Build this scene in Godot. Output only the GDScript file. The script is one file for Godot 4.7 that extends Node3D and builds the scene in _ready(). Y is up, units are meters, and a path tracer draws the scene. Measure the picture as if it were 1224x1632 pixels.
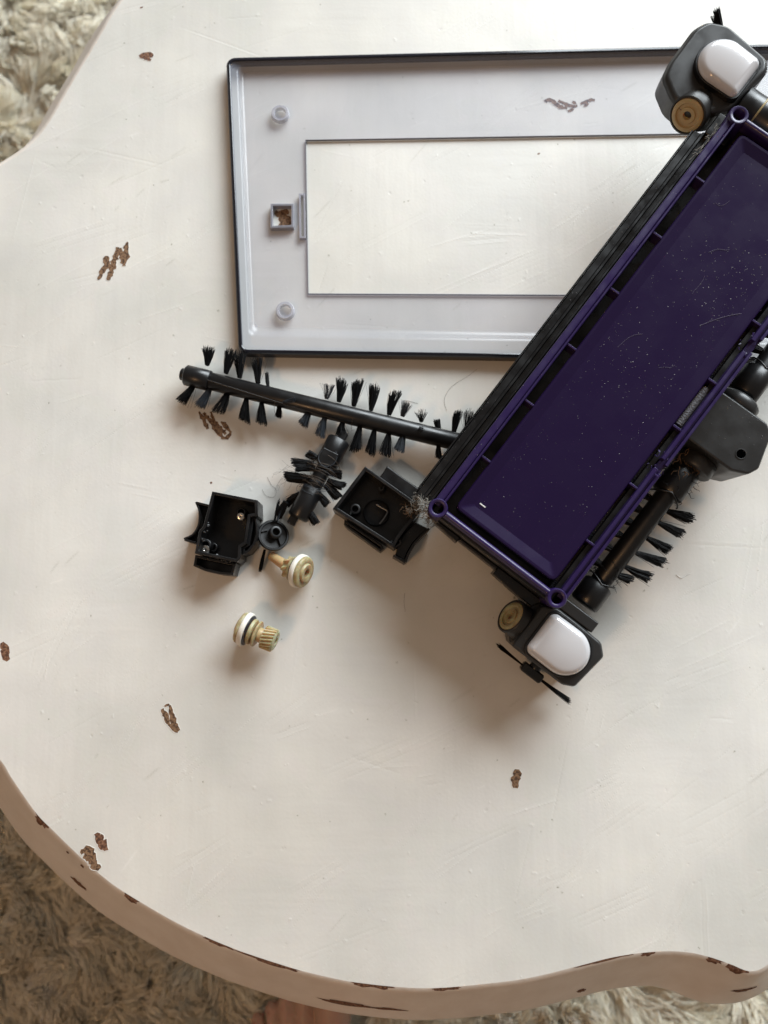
extends Node3D
# Lengths inside the builders are millimetres; K turns them into metres.
const K := 0.001
const EYE_HEIGHT := 420.0          # camera above the table top (y = 0)
const PITCH := 8.0                 # degrees the camera leans forward from straight down
const FOCAL := 1225.0              # in pixels of the 1224 x 1632 photograph
const FLOOR := -300.0

var rng := RandomNumberGenerator.new()
var taken := {}
var M := {}

# ------------------------------------------------------------------ mesh builder
class Shape:
	var v := PackedVector3Array()
	var n := PackedVector3Array()
	var uv := PackedVector2Array()
	var xf := Transform3D()
	var use_uv := false

	func tri(a: Vector3, b: Vector3, c: Vector3, na: Vector3, nb: Vector3, nc: Vector3) -> void:
		var s := na + nb + nc
		if ((b - a).cross(c - a).dot(s) > 0.0) == (xf.basis.determinant() > 0.0):
			var t := b; b = c; c = t
			t = nb; nb = nc; nc = t
		v.append(xf * (a * K)); v.append(xf * (b * K)); v.append(xf * (c * K))
		n.append((xf.basis * na).normalized()); n.append((xf.basis * nb).normalized()); n.append((xf.basis * nc).normalized())

	func quad(a: Vector3, b: Vector3, c: Vector3, d: Vector3, na: Vector3, nb: Vector3, nc: Vector3, nd: Vector3) -> void:
		tri(a, b, c, na, nb, nc)
		tri(a, c, d, na, nc, nd)

	func flat(a: Vector3, b: Vector3, c: Vector3, d: Vector3, hint: Vector3) -> void:
		var g := (b - a).cross(c - a)
		if g.length_squared() < 1e-12:
			g = (c - a).cross(d - a)
		if g.length_squared() < 1e-14:
			return
		g = g.normalized()
		if g.dot(hint) < 0.0:
			g = -g
		quad(a, b, c, d, g, g, g, g)

	# box with rounded-looking chamfers
	func box(at: Vector3, size: Vector3, bev := 0.4) -> void:
		var h := size * 0.5
		bev = minf(bev, minf(h.x, minf(h.y, h.z)) * 0.9)
		var q := func(s: Vector3, axis: int) -> Vector3:
			var r := Vector3.ZERO
			for i in 3:
				r[i] = s[i] * (h[i] if i == axis else h[i] - bev)
			return at + r
		var ax := [Vector3.RIGHT, Vector3.UP, Vector3.BACK]
		for a in 3:
			var b: int = (a + 1) % 3
			var c: int = (a + 2) % 3
			for sa in [-1.0, 1.0]:
				var p := []
				for k in [[-1, -1], [1, -1], [1, 1], [-1, 1]]:
					var s := Vector3.ZERO
					s[a] = sa; s[b] = k[0]; s[c] = k[1]
					p.append(q.call(s, a))
				var nn: Vector3 = ax[a] * sa
				quad(p[0], p[1], p[2], p[3], nn, nn, nn, nn)
				for sb in [-1.0, 1.0]:
					var s1 := Vector3.ZERO
					s1[a] = sa; s1[b] = sb; s1[c] = -1
					var s2 := s1
					s2[c] = 1
					var nb: Vector3 = ax[b] * sb
					quad(q.call(s1, a), q.call(s2, a), q.call(s2, b), q.call(s1, b), nn, nn, nb, nb)
		for sx in [-1.0, 1.0]:
			for sy in [-1.0, 1.0]:
				for sz in [-1.0, 1.0]:
					var s := Vector3(sx, sy, sz)
					tri(q.call(s, 0), q.call(s, 1), q.call(s, 2), Vector3(sx, 0, 0), Vector3(0, sy, 0), Vector3(0, 0, sz))

	static func inset(poly: PackedVector2Array, d: float) -> PackedVector2Array:
		var out := PackedVector2Array()
		var area := 0.0
		var m := poly.size()
		for i in m:
			area += poly[i].cross(poly[(i + 1) % m])
		var sg := signf(area)
		for i in m:
			var e0 := (poly[i] - poly[(i + m - 1) % m]).normalized()
			var e1 := (poly[(i + 1) % m] - poly[i]).normalized()
			var n0 := Vector2(-e0.y, e0.x) * sg
			var n1 := Vector2(-e1.y, e1.x) * sg
			var b := n0 + n1
			if b.length() < 0.2:
				b = n0
			b = b.normalized()
			out.append(poly[i] + b * d / maxf(b.dot(n1), 0.35))
		return out

	func side_normals(poly: PackedVector2Array) -> Array:
		var m := poly.size()
		var area := 0.0
		for i in m:
			area += poly[i].cross(poly[(i + 1) % m])
		var sg := signf(area)
		var face := []
		for i in m:
			var e := (poly[(i + 1) % m] - poly[i]).normalized()
			face.append(Vector2(e.y, -e.x) * sg)
		var out := []
		for i in m:
			var f: Vector2 = face[i]
			var p: Vector2 = face[(i + m - 1) % m]
			var q: Vector2 = face[(i + 1) % m]
			var a := (f + p).normalized() if f.dot(p) > 0.8 else f
			var b := (f + q).normalized() if f.dot(q) > 0.8 else f
			out.append([Vector3(a.x, 0, a.y), Vector3(b.x, 0, b.y)])
		return out

	# polygon in x and z, raised from y0 to y1
	func prism(poly: PackedVector2Array, y0: float, y1: float, bev := 0.4, bottom := true) -> void:
		var m := poly.size()
		var top := inset(poly, bev)
		var sn := side_normals(poly)
		var up := Vector3.UP
		for i in m:
			var j := (i + 1) % m
			var a := Vector3(poly[i].x, y0, poly[i].y)
			var b := Vector3(poly[j].x, y0, poly[j].y)
			var c := Vector3(poly[j].x, y1 - bev, poly[j].y)
			var d := Vector3(poly[i].x, y1 - bev, poly[i].y)
			quad(a, b, c, d, sn[i][0], sn[i][1], sn[i][1], sn[i][0])
			if bev > 0.0:
				quad(d, c, Vector3(top[j].x, y1, top[j].y), Vector3(top[i].x, y1, top[i].y), sn[i][0], sn[i][1], up, up)
		var t := Geometry2D.triangulate_polygon(poly)
		for k in range(0, t.size(), 3):
			tri(Vector3(top[t[k]].x, y1, top[t[k]].y), Vector3(top[t[k + 1]].x, y1, top[t[k + 1]].y), Vector3(top[t[k + 2]].x, y1, top[t[k + 2]].y), up, up, up)
		if bottom:
			t = Geometry2D.triangulate_polygon(poly)
			for k in range(0, t.size(), 3):
				tri(Vector3(poly[t[k]].x, y0, poly[t[k]].y), Vector3(poly[t[k + 1]].x, y0, poly[t[k + 1]].y), Vector3(poly[t[k + 2]].x, y0, poly[t[k + 2]].y), -up, -up, -up)

	# upright wall that follows a closed outline, hollow inside
	func ring_wall(poly: PackedVector2Array, thick: float, y0: float, y1: float, bev := 0.25) -> void:
		var m := poly.size()
		var rings := [inset(poly, 0.0), inset(poly, bev), inset(poly, thick - bev), inset(poly, thick)]
		var sn := side_normals(poly)
		var hs := [y1 - bev, y1, y1, y1 - bev]
		var up := Vector3.UP
		for i in m:
			var j := (i + 1) % m
			var p := func(r: int, k: int, y: float) -> Vector3:
				return Vector3(rings[r][k].x, y, rings[r][k].y)
			var a: Vector3 = sn[i][0]
			var b: Vector3 = sn[i][1]
			quad(p.call(0, i, y0), p.call(0, j, y0), p.call(0, j, hs[0]), p.call(0, i, hs[0]), a, b, b, a)
			quad(p.call(0, i, hs[0]), p.call(0, j, hs[0]), p.call(1, j, y1), p.call(1, i, y1), a, b, up, up)
			quad(p.call(1, i, y1), p.call(1, j, y1), p.call(2, j, y1), p.call(2, i, y1), up, up, up, up)
			quad(p.call(2, i, y1), p.call(2, j, y1), p.call(3, j, hs[3]), p.call(3, i, hs[3]), up, up, -b, -a)
			quad(p.call(3, i, y0), p.call(3, j, y0), p.call(3, j, hs[3]), p.call(3, i, hs[3]), -a, -b, -b, -a)
			quad(p.call(0, i, y0), p.call(0, j, y0), p.call(3, j, y0), p.call(3, i, y0), -up, -up, -up, -up)

	# profile of (radius, y), walked so that the outside is on the right when going up
	func lathe(prof: Array, seg := 24, from := 0.0, to := TAU) -> void:
		var fn := []
		for i in prof.size() - 1:
			var d: Vector2 = (prof[i + 1] - prof[i]).normalized()
			fn.append(Vector2(d.y, -d.x))
		for i in prof.size() - 1:
			var f: Vector2 = fn[i]
			var n0 := f
			var n1 := f
			if i > 0 and f.dot(fn[i - 1]) > 0.7:
				n0 = (f + fn[i - 1]).normalized()
			if i < fn.size() - 1 and f.dot(fn[i + 1]) > 0.7:
				n1 = (f + fn[i + 1]).normalized()
			for k in seg:
				var a := from + (to - from) * k / seg
				var b := from + (to - from) * (k + 1) / seg
				var ca := Vector3(cos(a), 0, sin(a))
				var cb := Vector3(cos(b), 0, sin(b))
				var up := Vector3.UP
				var p: Vector2 = prof[i]
				var q: Vector2 = prof[i + 1]
				quad(ca * p.x + up * p.y, cb * p.x + up * p.y, cb * q.x + up * q.y, ca * q.x + up * q.y, ca * n0.x + up * n0.y, cb * n0.x + up * n0.y, cb * n1.x + up * n1.y, ca * n1.x + up * n1.y)

	# solid cylinder with chamfered ends, from a to b
	func rod(a: Vector3, b: Vector3, r: float, bev := 0.4, seg := 24, r2 := -1.0) -> void:
		var keep := xf
		var ln := along(a, b)
		ln.origin *= K
		xf = keep * ln
		var l := a.distance_to(b)
		if r2 < 0.0:
			r2 = r
		lathe([Vector2(0, 0), Vector2(r - bev, 0), Vector2(r, bev), Vector2(r2, l - bev), Vector2(r2 - bev, l), Vector2(0, l)], seg)
		xf = keep

	static func along(a: Vector3, b: Vector3) -> Transform3D:
		var y := (b - a).normalized()
		var x := y.cross(Vector3(0.31, 0.2, 0.93)).normalized()
		if absf(y.dot(Vector3.UP)) < 0.99:
			x = Vector3.UP.cross(y).normalized()
		return Transform3D(Basis(x, y, x.cross(y)), a)

	func tube(path: PackedVector3Array, r0: float, r1: float, seg := 6) -> void:
		var m := path.size()
		var px := Vector3.ZERO
		var rings := []
		for i in m:
			var d := (path[mini(i + 1, m - 1)] - path[maxi(i - 1, 0)]).normalized()
			if px == Vector3.ZERO:
				px = d.cross(Vector3(0.3, 0.9, 0.2)).normalized()
			px = (px - d * d.dot(px)).normalized()
			var py := d.cross(px)
			var r := lerpf(r0, r1, float(i) / (m - 1))
			var ring := []
			for k in seg:
				var o := px * cos(TAU * k / seg) + py * sin(TAU * k / seg)
				ring.append([path[i] + o * r, o])
			rings.append(ring)
		for i in m - 1:
			for k in seg:
				var j := (k + 1) % seg
				quad(rings[i][k][0], rings[i][j][0], rings[i + 1][j][0], rings[i + 1][k][0], rings[i][k][1], rings[i][j][1], rings[i + 1][j][1], rings[i + 1][k][1])
		for e in [0, m - 1]:
			var d := (path[1] - path[0]) * -1.0 if e == 0 else path[m - 1] - path[m - 2]
			for k in range(1, seg - 1):
				tri(rings[e][0][0], rings[e][k][0], rings[e][k + 1][0], d, d, d)

	# rounded shoulder of radius r, then a low crown
	func pillow(poly: PackedVector2Array, y0: float, r: float, crown: float) -> void:
		var mid := Vector2.ZERO
		for p in poly:
			mid += p / poly.size()
		var m := poly.size()
		var big := 0.0
		for p in poly:
			big = maxf(big, p.distance_to(mid))
		var high := func(p: Vector2) -> float:
			return crown * (1.0 - p.distance_squared_to(mid) / (big * big))
		var pts := []
		for k in 9:
			var a := 1.45 * k / 8.0
			var ring := []
			for p in inset(poly, r * (1.0 - cos(a))):
				ring.append(Vector3(p.x, y0 + r * sin(a) + high.call(p), p.y))
			pts.append(ring)
		var edge: Array = pts[8]
		for k in range(1, 10):
			var f := 1.0 - k / 9.0
			var ring := []
			for p in edge:
				var g := Vector2(lerpf(mid.x, p.x, f), lerpf(mid.y, p.z, f))
				ring.append(Vector3(g.x, p.y - high.call(Vector2(p.x, p.z)) + high.call(g), g.y))
			pts.append(ring)
		var steps := pts.size() - 1
		var nn := []
		for s in steps + 1:
			var ring := []
			for i in m:
				var t: Vector3 = pts[mini(s, steps - 1)][(i + 1) % m] - pts[mini(s, steps - 1)][(i + m - 1) % m]
				var u: Vector3 = pts[mini(s + 1, steps)][i] - pts[maxi(s - 1, 0)][i]
				var g := t.cross(u).normalized()
				if s > 8:
					var c: Vector3 = pts[s][i]
					var sl := (Vector2(c.x, c.z) - mid) * (2.0 * crown / (big * big))
					g = Vector3(sl.x, 1.0, sl.y).normalized()
				ring.append(g if g.y >= 0.0 else -g)
			nn.append(ring)
		for s in steps:
			for i in m:
				var j := (i + 1) % m
				quad(pts[s][i], pts[s][j], pts[s + 1][j], pts[s + 1][i], nn[s][i], nn[s][j], nn[s + 1][j], nn[s + 1][i])

	# a bundle of bristles growing from the origin along +y
	func tuft(r: RandomNumberGenerator, count: int, length: float, root: float, spread: float, thick := 0.17, stray := 3) -> void:
		var lean := Vector3(r.randf_range(-1.1, 1.1), 0, r.randf_range(-0.6, 0.6))
		var cut := Vector2(r.randf_range(-0.05, 0.05), r.randf_range(-0.05, 0.05))
		var swirl := r.randf_range(-0.5, 0.5)
		spread *= r.randf_range(0.85, 1.12)
		for i in count + stray:
			var wild := i >= count
			var a := r.randf() * TAU
			var d := sqrt(r.randf())
			var o := Vector3(cos(a), 0, sin(a)) * d
			var l := length * (r.randf_range(0.86, 1.03) + o.x * cut.x * 2.0 + o.z * cut.y)
			var p0 := o * root
			var p2 := o.rotated(Vector3.UP, swirl) * (spread * (r.randf_range(1.1, 1.9) if wild else 1.0)) + lean + Vector3(r.randf_range(-0.3, 0.3), l, r.randf_range(-0.3, 0.3)) * Vector3(1, 1, 1)
			var p1 := p0.lerp(p2, 0.5) - lean * 0.25 + Vector3(r.randf_range(-0.35, 0.35), 0.3, r.randf_range(-0.35, 0.35))
			tube(PackedVector3Array([p0, p1, p2]), thick * (0.6 if wild else 1.0), thick * (0.4 if wild else 0.75), 3)

	func mesh() -> ArrayMesh:
		var arr := []
		arr.resize(Mesh.ARRAY_MAX)
		arr[Mesh.ARRAY_VERTEX] = v
		arr[Mesh.ARRAY_NORMAL] = n
		if use_uv:
			arr[Mesh.ARRAY_TEX_UV] = uv
		var m := ArrayMesh.new()
		m.add_surface_from_arrays(Mesh.PRIMITIVE_TRIANGLES, arr)
		return m

# ------------------------------------------------------------------ naming
func numbered(called: String) -> String:
	var k: int = taken.get(called, 0)
	taken[called] = k + 1
	return called if k == 0 else "%s_%03d" % [called, k]

func thing(called: String, label: String, category: String, at := Vector3.ZERO, group := "") -> Node3D:
	var o := Node3D.new()
	o.name = numbered(called)
	add_child(o, true)
	o.position = at * K
	o.set_meta("label", label)
	o.set_meta("category", category)
	if group:
		o.set_meta("group", group)
	return o

func part(called: String, s, mat: Material, parent: Node) -> MeshInstance3D:
	if s is Shape and s.v.is_empty():
		push_error("empty " + called)
	var o := MeshInstance3D.new()
	o.name = numbered(called)
	o.mesh = s.mesh() if s is Shape else s
	o.material_override = mat
	parent.add_child(o, true)
	return o

func single(called: String, s: Shape, mat: Material, label: String, category: String, group := "") -> MeshInstance3D:
	var o := part(called, s, mat, self)
	o.set_meta("label", label)
	o.set_meta("category", category)
	if group:
		o.set_meta("group", group)
	return o

# a place measured in the photograph: where its line of sight meets the level y = h
func spot(x: float, y: float, h := 0.0) -> Vector3:
	var p := deg_to_rad(PITCH)
	var fw := Vector3(0, -cos(p), -sin(p))
	var up := Vector3(0, sin(p), -cos(p))
	var d := Vector3((x - 612.0) / FOCAL, 0, 0) - up * ((y - 816.0) / FOCAL) + fw
	return Vector3(0, EYE_HEIGHT, 0) + d * ((h - EYE_HEIGHT) / d.y)

func flat2(x: float, y: float, h := 0.0) -> Vector2:
	var p := spot(x, y, h)
	return Vector2(p.x, p.z)

# ------------------------------------------------------------------ materials
func mat(col: Color, rough: float, extra := {}) -> StandardMaterial3D:
	var m := StandardMaterial3D.new()
	m.albedo_color = col.linear_to_srgb()
	m.roughness = rough
	for k in extra:
		m.set(k, extra[k])
	return m

func noise(freq: float, sd: int, oct := 4, kind := FastNoiseLite.TYPE_SIMPLEX_SMOOTH) -> FastNoiseLite:
	var f := FastNoiseLite.new()
	f.noise_type = kind
	f.frequency = freq
	f.seed = sd
	f.fractal_octaves = oct
	return f

func noise_tex(freq: float, sd: int, ramp: Array, size := 512, oct := 4) -> NoiseTexture2D:
	var t := NoiseTexture2D.new()
	t.width = size; t.height = size
	t.seamless = true
	t.noise = noise(freq, sd, oct)
	if ramp:
		var g := Gradient.new()
		g.offsets = PackedFloat32Array(ramp[0])
		g.colors = PackedColorArray(ramp[1])
		t.color_ramp = g
	return t

func grime(m: StandardMaterial3D, lo: float, hi: float, scale: float, sd: int, bump := 0.0) -> StandardMaterial3D:
	# uneven gloss, as handled plastic has
	m.roughness = 1.0
	m.roughness_texture = noise_tex(0.02, sd, [[0.25, 0.75], [Color(lo, lo, lo), Color(hi, hi, hi)]], 256)
	m.uv1_triplanar = true
	m.uv1_scale = Vector3.ONE * scale
	if bump > 0.0:
		m.heightmap_enabled = true
		m.heightmap_scale = bump
		m.heightmap_texture = noise_tex(0.05, sd + 7, [], 256)
	return m

func make_materials() -> void:
	M.black = grime(mat(Color(0.0045, 0.0045, 0.005), 0.35), 0.26, 0.46, 14.0, 3, 0.002)
	M.black_rod = grime(mat(Color(0.006, 0.006, 0.0065), 0.35), 0.28, 0.42, 14.0, 5, 0.002)
	M.bristle = mat(Color(0.003, 0.003, 0.0035), 0.5, {"metallic_specular": 0.3})
	M.bristle_grey = mat(Color(0.03, 0.036, 0.045), 0.4)
	M.grey = grime(mat(Color(0.022, 0.022, 0.022), 0.35), 0.30, 0.42, 12.0, 11, 0.002)
	M.purple = grime(mat(Color(0.020, 0.009, 0.064), 0.35), 0.28, 0.42, 12.0, 17, 0.002)
	M.panel = grime(mat(Color(0.0115, 0.0045, 0.032), 0.3, {"metallic_specular": 0.42}), 0.25, 0.29, 9.0, 21, 0.002)
	M.white = mat(Color(0.56, 0.55, 0.56), 0.18, {"clearcoat_enabled": true, "clearcoat": 1.0, "clearcoat_roughness": 0.06})
	M.tan = mat(Color(1, 1, 1), 0.45, {"subsurf_scatter_enabled": true, "subsurf_scatter_strength": 0.4, "uv1_triplanar": true, "uv1_scale": Vector3(60, 60, 60)})
	M.tan.albedo_texture = noise_tex(0.012, 51, [[0.2, 0.5, 0.8], [Color(0.53, 0.45, 0.31), Color(0.645, 0.585, 0.44), Color(0.70, 0.655, 0.52)]], 256, 5)
	M.tan_orange = mat(Color(0.44, 0.31, 0.155), 0.4, {"subsurf_scatter_enabled": true, "subsurf_scatter_strength": 0.25})
	M.washer = mat(Color(0.72, 0.68, 0.60), 0.5)
	M.rubber = mat(Color(0.012, 0.014, 0.02), 0.3)
	M.steel = mat(Color(0.62, 0.6, 0.56), 0.22, {"metallic": 1.0})
	M.lint = mat(Color(0.24, 0.225, 0.20), 0.95)
	M.lint_brown = mat(Color(0.15, 0.09, 0.05), 0.9)
	M.dust = mat(Color(0.75, 0.74, 0.72), 0.9)  # pale grey, also worn by the glint painted on the panel
	M.foam = grime(mat(Color(0.10, 0.10, 0.11), 0.9), 0.8, 1.0, 60.0, 31, 0.06)
	M.hair = mat(Color(0.06, 0.04, 0.025), 0.5)
	M.clear = mat(Color(0.42, 0.46, 0.64), 0.16, {"transparency": BaseMaterial3D.TRANSPARENCY_ALPHA})
	M.clear.albedo_color.a = 0.15
	M.clear_wall = mat(Color(0.42, 0.44, 0.52), 0.25, {"metallic_specular": 0.36, "transparency": BaseMaterial3D.TRANSPARENCY_ALPHA})
	M.clear_wall.albedo_color.a = 0.24
	M.rim = mat(Color(0.010, 0.011, 0.018), 0.16)
	M.skin = mat(Color(0.44, 0.27, 0.20), 0.55, {"subsurf_scatter_enabled": true, "subsurf_scatter_strength": 0.3})
	M.nail = mat(Color(0.30, 0.10, 0.08), 0.3)
	M.wood = mat(Color(1, 1, 1), 0.8, {"uv1_triplanar": true, "uv1_scale": Vector3(40, 40, 40)})
	M.wood.albedo_texture = noise_tex(0.05, 41, [[0.15, 0.45, 0.7, 0.9], [Color(0.22, 0.15, 0.10), Color(0.42, 0.31, 0.22), Color(0.56, 0.44, 0.33), Color(0.30, 0.20, 0.13)]], 256, 5)
	M.dark_wood = mat(Color(1, 1, 1), 0.75, {"uv1_triplanar": true, "uv1_scale": Vector3(50, 50, 50)})
	M.dark_wood.albedo_texture = noise_tex(0.04, 43, [[0.2, 0.5, 0.85], [Color(0.27, 0.17, 0.12), Color(0.43, 0.29, 0.21), Color(0.56, 0.42, 0.32)]], 256, 5)
	M.paint_flake = mat(Color(0.64, 0.62, 0.575), 0.5)

# ------------------------------------------------------------------ the table
const TABLE_UV := Vector2(700.0, 760.0)
func table_uv(p: Vector2) -> Vector2:
	return (p + Vector2(300, 420)) / TABLE_UV

func stroke(im: PackedByteArray, w: int, h: int, a: Vector2, b: Vector2, r: float, gain: float) -> void:
	var steps := int(a.distance_to(b)) + 1
	var side := (b - a).orthogonal().normalized()
	for i in steps + 1:
		var t := float(i) / steps
		var c := a.lerp(b, t)
		for k in range(-int(ceil(r)), int(ceil(r)) + 1):
			var q := c + side * k
			var x := int(q.x)
			var y := int(q.y)
			if x >= 0 and y >= 0 and x < w and y < h:
				var f := maxf(0.0, 1.0 - absf(k) / (r + 0.5)) * minf(1.0, sin(PI * clampf(t, 0.02, 0.98)) * 1.6)
				im[y * w + x] = clampi(int(im[y * w + x] + gain * f), 0, 255)

func table_material() -> void:
	var w := 1400
	var h := 1520
	# brushed relief: two brush directions, broad ripple, grain, and single bristle lines
	var along_strokes := noise(0.05, 101, 4).get_image(140, h)
	along_strokes.resize(w, h, Image.INTERPOLATE_CUBIC)
	var across := noise(0.05, 102, 4).get_image(w, 140)
	across.resize(w, h, Image.INTERPOLATE_CUBIC)
	var patch := noise(0.003, 103, 2).get_image(w, h)
	var ripple := noise(0.012, 104, 3).get_image(w, h)
	var grain := noise(0.22, 105, 3).get_image(w, h)
	var a := along_strokes.get_data()
	var b := across.get_data()
	var p := patch.get_data()
	var r := ripple.get_data()
	var g := grain.get_data()
	var hd := PackedByteArray()
	hd.resize(w * h)
	for i in w * h:
		var k := clampf((p[i] - 90) / 90.0, 0.0, 1.0)
		hd[i] = clampi(int(70 + (a[i] * k + b[i] * (1.0 - k)) * 0.12 + r[i] * 0.13 + g[i] * 0.05), 0, 255)
	rng.seed = 77
	for i in 900:
		var c := Vector2(rng.randf() * w, rng.randf() * h)
		var t := rng.randf_range(-0.9, -0.3) if rng.randf() < 0.7 else rng.randf_range(-1.6, 0.4)
		var d := Vector2(cos(t), sin(t)) * rng.randf_range(12, 130)
		var n := rng.randi_range(1, 4)
		for j in n:
			stroke(hd, w, h, c + Vector2(j * 5, j * 4), c + d + Vector2(j * 5, j * 4), 1.0, rng.randf_range(-26, 26))
	for i in 1300:
		var c := Vector2(rng.randf() * w, rng.randf() * h)
		var t := rng.randf() * TAU
		stroke(hd, w, h, c, c + Vector2(cos(t), sin(t)) * rng.randf_range(1, 6), rng.randf_range(0.8, 2.2), rng.randf_range(-40, 46))
	var him := Image.create_from_data(w, h, false, Image.FORMAT_L8, hd)
	# colour: cream paint, thin places, rubbed smears, dirt specks
	var smear := noise(0.006, 111, 4).get_image(w, h).get_data()
	var tint := noise(0.0022, 112, 3).get_image(w, h).get_data()
	var rgbd := PackedByteArray()
	rgbd.resize(w * h)
	for i in w * h:
		rgbd[i] = clampi(int(210 + (tint[i] - 128) * 0.06 + (smear[i] - 128) * 0.075 + (hd[i] - 118) * 0.07), 0, 255)
	for i in 260:
		var c := Vector2(rng.randf() * w, rng.randf() * h)
		var t := rng.randf_range(-1.0, -0.3)
		stroke(rgbd, w, h, c, c + Vector2(cos(t), sin(t)) * rng.randf_range(4, 40), rng.randf_range(0.6, 1.6), rng.randf_range(-14, 7))
	for i in 420:
		var c := Vector2(rng.randf() * w, rng.randf() * h)
		stroke(rgbd, w, h, c, c + Vector2(rng.randf_range(-2, 2), rng.randf_range(-2, 2)), rng.randf_range(0.3, 1.1), rng.randf_range(-80, -15))
	var full := PackedByteArray()
	full.resize(w * h * 3)
	for i in w * h:
		var l := rgbd[i]
		var warm := 4 + (smear[i] - 128) * 0.03
		full[i * 3] = clampi(l + 2, 0, 255)
		full[i * 3 + 1] = clampi(int(l + 1 - warm * 0.3), 0, 255)
		full[i * 3 + 2] = clampi(int(l - 4 - warm * 0.8 - (208 - l) * 0.12), 0, 255)
	var m := StandardMaterial3D.new()
	m.albedo_texture = ImageTexture.create_from_image(Image.create_from_data(w, h, false, Image.FORMAT_RGB8, full))
	m.heightmap_enabled = true
	m.heightmap_scale = 0.055
	m.heightmap_texture = ImageTexture.create_from_image(him)
	m.roughness = 0.5
	M.table_top = m
	var e := mat(Color(0.60, 0.53, 0.46), 0.42, {"uv1_triplanar": true, "uv1_scale": Vector3(7, 7, 7)})
	e.albedo_color = Color.WHITE
	e.albedo_texture = noise_tex(0.012, 121, [[0.2, 0.8], [Color(0.85, 0.81, 0.765), Color(0.90, 0.87, 0.835)]], 512, 5)
	e.heightmap_enabled = true
	e.heightmap_scale = 0.02
	e.heightmap_texture = noise_tex(0.03, 122, [], 512, 5)
	M.table_edge = e

const OUTLINE := [[196, 0], [150, 75], [112, 138], [80, 193], [48, 232], [0, 265], [-60, 300], [-125, 372], [-172, 490], [-190, 640], [-186, 800], [-160, 950], [-105, 1085], [-45, 1170], [0, 1211], [20, 1242], [57, 1295], [86, 1325], [122, 1360], [160, 1394], [200, 1423], [286, 1473], [368, 1510], [450, 1538], [500, 1552], [570, 1566], [680, 1575], [800, 1565], [860, 1555], [920, 1540], [980, 1525], [1040, 1517], [1090, 1517], [1130, 1525], [1165, 1537], [1196, 1548], [1224, 1537], [1262, 1500], [1330, 1440], [1420, 1370], [1500, 1240], [1540, 1060], [1545, 860], [1530, 600], [1500, 350], [1430, 150], [1330, 20], [1200, -70], [1000, -125], [760, -150], [540, -150], [380, -130], [270, -80]]
const EDGE := [[0.0, 0.0], [1.6, 0.5], [3.6, 2.2], [7.0, 6.5], [14.0, 15.0], [22.0, 24.5], [29.0, 33.0], [33.5, 39.0], [35.5, 43.5], [34.5, 47.5], [28.0, 50.0]]
var rim_line := PackedVector2Array()
var rim_out := PackedVector2Array()

func edge_point(s: float, t: float, lift := 0.0) -> Vector3:
	var m := rim_line.size()
	s = fposmod(s, m)
	var i := int(s)
	var j := (i + 1) % m
	var p := rim_line[i].lerp(rim_line[j], s - i)
	var o := rim_out[i].lerp(rim_out[j], s - i).normalized()
	t = clampf(t, 0.0, EDGE.size() - 1.001)
	var k := int(t)
	var e := Vector2(EDGE[k][0], EDGE[k][1]).lerp(Vector2(EDGE[k + 1][0], EDGE[k + 1][1]), t - k)
	var d := Vector2(EDGE[k + 1][0] - EDGE[k][0], EDGE[k + 1][1] - EDGE[k][1]).normalized()
	var q := p + o * (e.x + d.y * lift)
	return Vector3(q.x, -e.y + d.x * lift, q.y)

func in_photo(p: Vector3) -> Vector2:
	var a := deg_to_rad(PITCH)
	var fw := Vector3(0, -cos(a), -sin(a))
	var up := Vector3(0, sin(a), -cos(a))
	var r := p - Vector3(0, EYE_HEIGHT, 0)
	var z := r.dot(fw)
	return Vector2(612.0 + FOCAL * r.x / z, 816.0 - FOCAL * r.dot(up) / z)

func ragged(c: Vector2, a: float, b: float, turn: float, sd: int, n := 18, rough := 0.35) -> PackedVector2Array:
	var out := PackedVector2Array()
	rng.seed = sd
	for i in n:
		var t := TAU * i / n
		var k := 1.0 + rng.randf_range(-rough, rough)
		out.append(c + Vector2(cos(t) * a * k, sin(t) * b * k).rotated(turn))
	return out

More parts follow.
